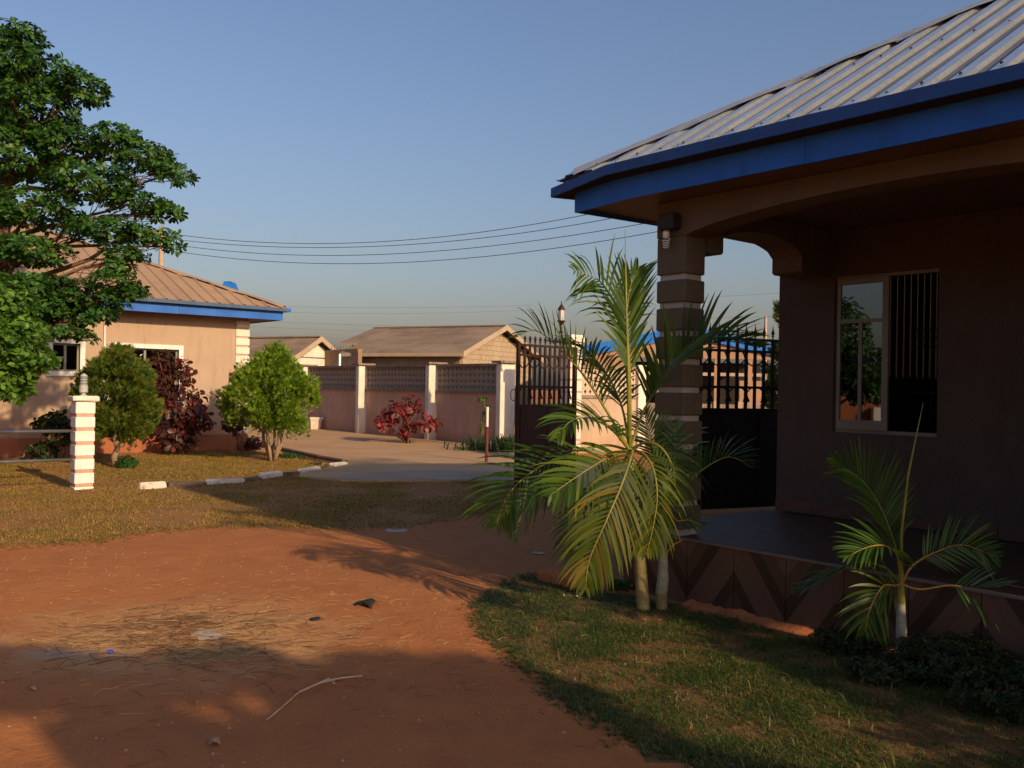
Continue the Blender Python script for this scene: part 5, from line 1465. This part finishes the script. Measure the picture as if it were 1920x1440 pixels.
for a in (((1247, 1040, 0), (1262, 1022, 0), (1280, 1012, 0)), ((1243, 1030, 0), (1228, 1010, 0), (1216, 990, 0))):
    MB().tube([p - bB for p in fp(a, YB)], [0.012, 0.008, 0.005], 6).build('cut_petiole', M['rachis_o'], PB, smooth=True)
bC = gp(1692, 1243); YC = bC.y
PCm = thing('young_corner_palm', 'young palm with pale trunk and tall straight spear in the dark bed at the right', 'palm', bC)
ringtrunk(PCm, [bC + Vector((0, 0, -.05)), at(1690, 1180, YC), at(1689, 1130, YC)], [0.038, 0.031, 0.024], M['pwhite'], 6)
ringtrunk(PCm, [at(1689, 1131, YC), at(1690, 1070, YC)], [0.026, 0.014], M['rachis'], 2).name = 'crownshaft'
nC = (1690, 1095, 0)
MB().tube([p - bC for p in fp([(1690, 1090, 0), (1690, 1000, 0), (1703, 890, 0), (1731, 755, 0)], YC)], [0.011, 0.009, 0.007, 0.0015], 6).build('spear_leaf', M['rachis'], PCm, smooth=True)
C_f = [
 ([nC, (1680, 1030, .1), (1655, 960, .2), (1620, 905, .25), (1560, 860, .25)], dk, .34, .18, .7, cd_, .25),
 ([nC, (1686, 1050, -.1), (1665, 1025, -.2), (1630, 1025, -.25), (1585, 1045, -.28)], dk, .28, .35, .4, (0, -.6, 1), .22),
 ([nC, (1660, 1065, .15), (1610, 1055, .25), (1550, 1085, .3), (1495, 1110, .3)], dk, .26, .3, .4, None, .28),
 ([nC, (1678, 1098, -.1), (1655, 1100, -.15), (1632, 1140, -.18), (1622, 1185, -.18)], g_, .28, .3, .1, cd_, .22),
 ([nC, (1712, 1060, 0), (1755, 1035, .05), (1805, 1022, .05), (1870, 1045, .05)], dk, .26, .12, .15, cd_, .30),
 ([nC, (1725, 1105, -.05), (1790, 1098, -.1), (1850, 1120, -.15), (1925, 1185, -.2)], dk, .26, .20, .2, cd_, .38),
]
for i, (l, mt, Lm, dr, lf, nr, st_) in enumerate(C_f):
    frond(PCm, PCm, fp(l, YC), mt, Lm, dr, lf, nr, 0.0085, 46, st_, rmat=M['rachis_o'] if i in (1, 3, 4, 5) else None, seed=i + 80, r0_=0.008)

# low dark shrubs in the bed
def low_shrub(label, px_, py_, w, h, n, seed, mat=None):
    b0 = gp(px_, py_)
    T = thing('bed_shrub', label, 'shrub', b0, 0, None)
    rosette_crown('foliage', [(b0.x, b0.y, h * 0.5, w, w * .7, h * .55), (b0.x + w * .5, b0.y + .1, h * 0.4, w * .6, w * .5, h * .4)], int(n * 1.6), 0.032, 0.008, mat or M['shrubleaf'], T, nl=6, surf=0.1)
    b = MB()
    for k in range(8): limb(b, (rng.gauss(0, .04), rng.gauss(0, .04), 0), (rng.uniform(-1, 1) * w * .8, rng.uniform(-1, 1) * w * .5, h * .8), 0.01, 0.004, .1, 4, seed + k)
    b.build('stems', M['bark'], T)
low_shrub('low dark shrub left of the young palm at the plinth foot', 1590, 1222, 0.24, 0.13, 200, 1)
low_shrub('wide low dark shrub with pinkish leaves right of the young palm', 1790, 1275, 0.40, 0.24, 620, 2)
low_shrub('dark low shrub at the right border below the palm frond', 1930, 1340, 0.40, 0.24, 520, 3)
low_shrub('small dark shrub in front of the young palm trunk', 1660, 1275, 0.25, 0.12, 220, 4)
low_shrub('tiny weed clump at the plinth foot left of the palm trunks', 1160, 1105, 0.10, 0.07, 40, 5, M['tleaf'])

# red soil strip along the plinth
b = MB(); n_ = 90; v = []; f = []
for i in range(n_ + 1):
    xx = -0.2 + 2.4 * i / n_
    for j in range(4):
        yy = -0.005 - [0, 0.05, 0.11, 0.19][j] * (1 + 0.35 * mnoise.noise(Vector((xx * 4, 1, 2))))
        v.append((xx, yy, [0.035, 0.03, 0.015, -0.012][j] + 0.022 * mnoise.noise(Vector((xx * 6, yy * 9, 4))) + 0.012 * mnoise.noise(Vector((xx * 21, yy * 23, 9)))))
for i in range(n_):
    for j in range(3): f.append((i * 4 + j, (i + 1) * 4 + j, (i + 1) * 4 + j + 1, i * 4 + j + 1))
tag(b.add(v, f).build('soil_bank', M['redsoil'], None, True, loc=P0, rot=(0, 0, RZ)), 'loose red soil heaped along the foot of the tiled plinth', kind='structure')

# ------------------------------------------------------------------ litter on the earth
def twigs(name, n, cpx, cpy, sx, sy, mat, label, lmin, lmax, r_):
    b = MB(); c = gp(cpx, cpy)
    for _ in range(n):
        a = rng.uniform(0, 2 * math.pi); q = abs(rng.gauss(0.55, .32))
        x = c.x + math.cos(a) * sx * q; y = c.y + math.sin(a) * sy * q; h = rng.uniform(0, 3.14)
        h = rng.gauss(0.1, 0.55) if rng.random() < .7 else h
        L = rng.uniform(lmin, lmax); z = gh(x, y) + r_ + rng.uniform(0, .012)
        p0_ = Vector((x, y, z)); p2 = p0_ + Vector((math.cos(h), math.sin(h), 0)) * L
        p2.z = gh(p2.x, p2.y) + r_ + rng.uniform(0, .01); p1 = p0_.lerp(p2, .5) + Vector((rng.gauss(0, .12) * L, rng.gauss(0, .12) * L, .006))
        b.tube([p0_, p1, p2], [r_, r_ * .8, r_ * .4], 3, cap=False)
    tag(b.build(name, mat), label, kind='stuff')
twigs('fallen_twigs', 520, 330, 1195, 1.0, 0.85, M['twig'], 'scatter of brown twigs and stalks on the pale patch of earth', 0.04, 0.22, 0.0022)
twigs('dry_straw', 420, 340, 1200, 1.1, 0.9, M['straw'], 'pale straw scattered over the earth patch', 0.03, 0.16, 0.0016)
twigs('yard_straw', 260, 620, 1120, 3.0, 1.8, M['straw'], 'sparse bits of straw over the red yard', 0.03, 0.10, 0.0018)
twigs('yard_twigs', 90, 560, 1300, 1.8, 1.0, M['twig'], 'sparse twigs over the shaded near yard', 0.03, 0.14, 0.002)
def pebbles(name, n, x0, x1, y0, y1, smin, smax, mat, label):
    b = MB()
    for _ in range(n):
        x = rng.uniform(x0, x1); y = rng.uniform(y0, y1); s = smin + (smax - smin) * rng.random() ** 3
        o = [(-1, 0, 0), (0, -1, 0), (1, 0, 0), (0, 1, 0), (0, 0, .7)]
        z = gh(x, y)
        b.add([(x + p[0] * s * rng.uniform(.7, 1.2), y + p[1] * s * rng.uniform(.7, 1.2), z + p[2] * s * rng.uniform(.7, 1.1)) for p in o], [(0, 1, 4), (1, 2, 4), (2, 3, 4), (3, 0, 4)])
    tag(b.build(name, mat), label, kind='stuff')
pebbles('yard_grit', 2600, -4.5, 1.5, 3.6, 10.5, 0.003, 0.014, M['stone'], 'small grit and clods scattered over the red earth')
# pale forked stick
c = gp(590, 1305)
ST = thing('bleached_stick', 'long thin bleached forked stick lying on the shaded red earth', 'stick', (c.x, c.y, 0))
q = [gp(a, e, 0.012) - ST.location for a, e in ((500, 1350), (530, 1325), (560, 1298), (600, 1280), (640, 1271), (679, 1267))]
MB().tube(q, [.003, .004, .005, .006, .005, .003], 6).build('main_stem', M['stick'], ST)
MB().tube([gp(600, 1280, .014) - ST.location, gp(616, 1272, .03) - ST.location, gp(628, 1282, .014) - ST.location], .004, 5).build('side_twig', M['stick'], ST)
def scrap(name, label, cat, px_, py_, w, d, h, mat, seed):
    c = gp(px_, py_); rr = random.Random(seed); n = 11; v = [(0, 0, h)]; 
    for i in range(n):
        a = 2 * math.pi * i / n; k = rr.uniform(.45, 1.15); v.append((math.cos(a) * w * k, math.sin(a) * d * k, rr.uniform(.002, h * .8)))
    for i in range(n):
        v.append((v[i + 1][0] * .5, v[i + 1][1] * .5, h * rr.uniform(.5, 1.2)))
    f = []
    for i in range(n):
        j = (i + 1) % n; f += [(1 + i, 1 + j, 12 + j, 12 + i), (12 + i, 12 + j, 0)]
    m_ = MB().add(v, f)
    return tag(m_.build(name, mat, None, True, loc=(c.x, c.y, gh(c.x, c.y))), label, cat)
scrap('black_rag', 'larger crumpled black rag on the earth beside the palm shadow', 'rag', 690, 1136, .10, .10, .05, M['black'], 1)
scrap('black_rag', 'smaller flat black scrap left of the larger rag', 'rag', 592, 1162, .06, .05, .015, M['black'], 2)
scrap('earth_stone', 'fist sized brown stone on the shaded earth near the bottom edge', 'stone', 405, 1398, .034, .036, .036, M['stone'], 3)
scrap('cement_spill', 'flat pale lump of spilt cement in the middle of the twig patch', 'cement lump', 392, 1196, .16, .12, .012, M['cement'], 4)
scrap('pale_puddle_stain', 'flat pale cement patch on shaded earth beyond the palm shadow', 'cement patch', 742, 996, .14, .16, .006, M['cement'], 5)
scrap('pale_puddle_stain', 'flat pale cement patch on shaded earth just left of the drooping palm fronds', 'cement patch', 1008, 1037, .08, .09, .008, M['cement'], 6)
scrap('small_pebble', 'small grey pebble at the left of the near yard', 'stone', 62, 1294, .03, .03, .025, M['stone'], 7)
cc = gp(207, 1226)
cp = tag(MB().lathe([(0.016, 0), (0.017, 0.012), (0.014, 0.016)], 12).build('bottle_cap', M['bluecap'], None, False, loc=(cc.x, cc.y, gh(cc.x, cc.y) + .002), rot=(.5, .2, 0)), 'small blue bottle cap among the twigs', 'bottle cap')
for k, (a, e) in enumerate(((1088, 1113), (1057, 1115), (1082, 1117))):
    scrap('litter_scrap', ('largest white paper scrap on the lawn by the drooping frond tip', 'small white scrap left on the lawn near the drooping frond tip', 'tiny white scrap between two others on the lawn')[k], 'litter', a, e, (.025, .012, .010)[k], (.02, .012, .01)[k], .02, M['paper'], 10 + k)

# ------------------------------------------------------------------ out of frame: what shades the yard and shows in the window glass
def yard_tree(label, base, lobes, n, mat, L=0.12, w=0.035):
    T = thing('yard_tree', label, 'tree', base)
    rosette_crown('crown', lobes, n, L, w, mat, T, nl=6, surf=0.3)
    b = MB(); o = Vector(base)
    zc = sum(l[2] for l in lobes) / len(lobes)
    limb(b, (0, 0, 0), (0, 0, zc * .8), .12, .07, .04, seed=3)
    for i, l in enumerate(lobes): limb(b, (0, 0, zc * .55), Vector(l[:3]) - o, .04, .01, .1, 5, i + 90)
    b.build('trunk', M['bark'], T, smooth=True)
def lw(x, y, z, rx, ry, rz_): p = loc2w(x, y, z); return (p.x, p.y, p.z, rx, ry, rz_)
sdir = Vector((tosun.x, tosun.y, 0)).normalized(); stn = tosun.z / math.hypot(tosun.x, tosun.y)
shl = []
for a, c_, rr_, h_ in ((40, 1262, .36, 2.9), (190, 1280, .30, 2.6), (330, 1268, .30, 3.1), (470, 1250, .26, 3.0), (600, 1285, .22, 2.8), (720, 1262, .30, 3.2), (880, 1262, .26, 3.0), (980, 1290, .24, 2.7),
                       (230, 1360, .30, 2.6), (330, 1400, .26, 2.9), (640, 1345, .26, 3.0), (760, 1330, .30, 2.7), (880, 1350, .30, 3.1), (560, 1420, .34, 2.8), (720, 1420, .34, 3.0), (420, 1440, .30, 2.7), (900, 1430, .34, 2.9), (1060, 1400, .32, 3.0), (1180, 1440, .34, 2.8), (1250, 1480, .4, 2.9), (1400, 1500, .4, 2.9), (300, 1500, .4, 3.0), (1100, 1345, .16, 2.8)):
    g = gp(a, c_); p = g + sdir * (h_ / stn)
    shl.append((p.x, p.y, h_, rr_ * .9, rr_ * .9, rr_ * .38))  # crown lobes set along sun rays so their shade lands on these spots
cx_ = sum(l[0] for l in shl) / len(shl); cy_ = sum(l[1] for l in shl) / len(shl)
yard_tree('unseen tree behind the viewer, crown shaped to shade the near yard', (cx_, cy_, 0), shl, 1500, M['tleaf'], 0.16, 0.045)
bs_ = loc2w(5.4, -1.2)  # out-of-view bush put in to shade the bed
yard_tree('unseen bush added beside the viewer to darken the right hand bed', (bs_.x, bs_.y, 0), [lw(4.9, -0.5, 1.3, .5, .4, .5), lw(5.4, -0.7, 1.0, .5, .6, .6), lw(5.4, -1.3, .8, .5, .5, .5), lw(5.6, -1.9, .5, .4, .4, .35)], 700, M['shrubleaf'], 0.12, 0.035)
yard_tree('tree across the yard mirrored in the porch window', (-9.0, 6.2, 0), [(-9, 6.2, 2.9, .8, .8, .9), (-9, 6.9, 2.2, .9, .9, .8), (-9, 5.4, 2.0, .8, .8, .6)], 900, M['tleaf'], 0.14, 0.04)
yw = thing('yard_back_wall', 'low red brown wall across the yard, mirrored in the porch window', 'wall', (-11.5, 2.0, 0), R(90))
MB().box(-1, 8.0, 0, 0.2, 0, 1.5).build('wall_panel', M['peach_dark'], yw)
MB().rbox(2.6, 2.9, -0.3, -0.02, 0, 1.3, .01).build('post', M['white'], yw)
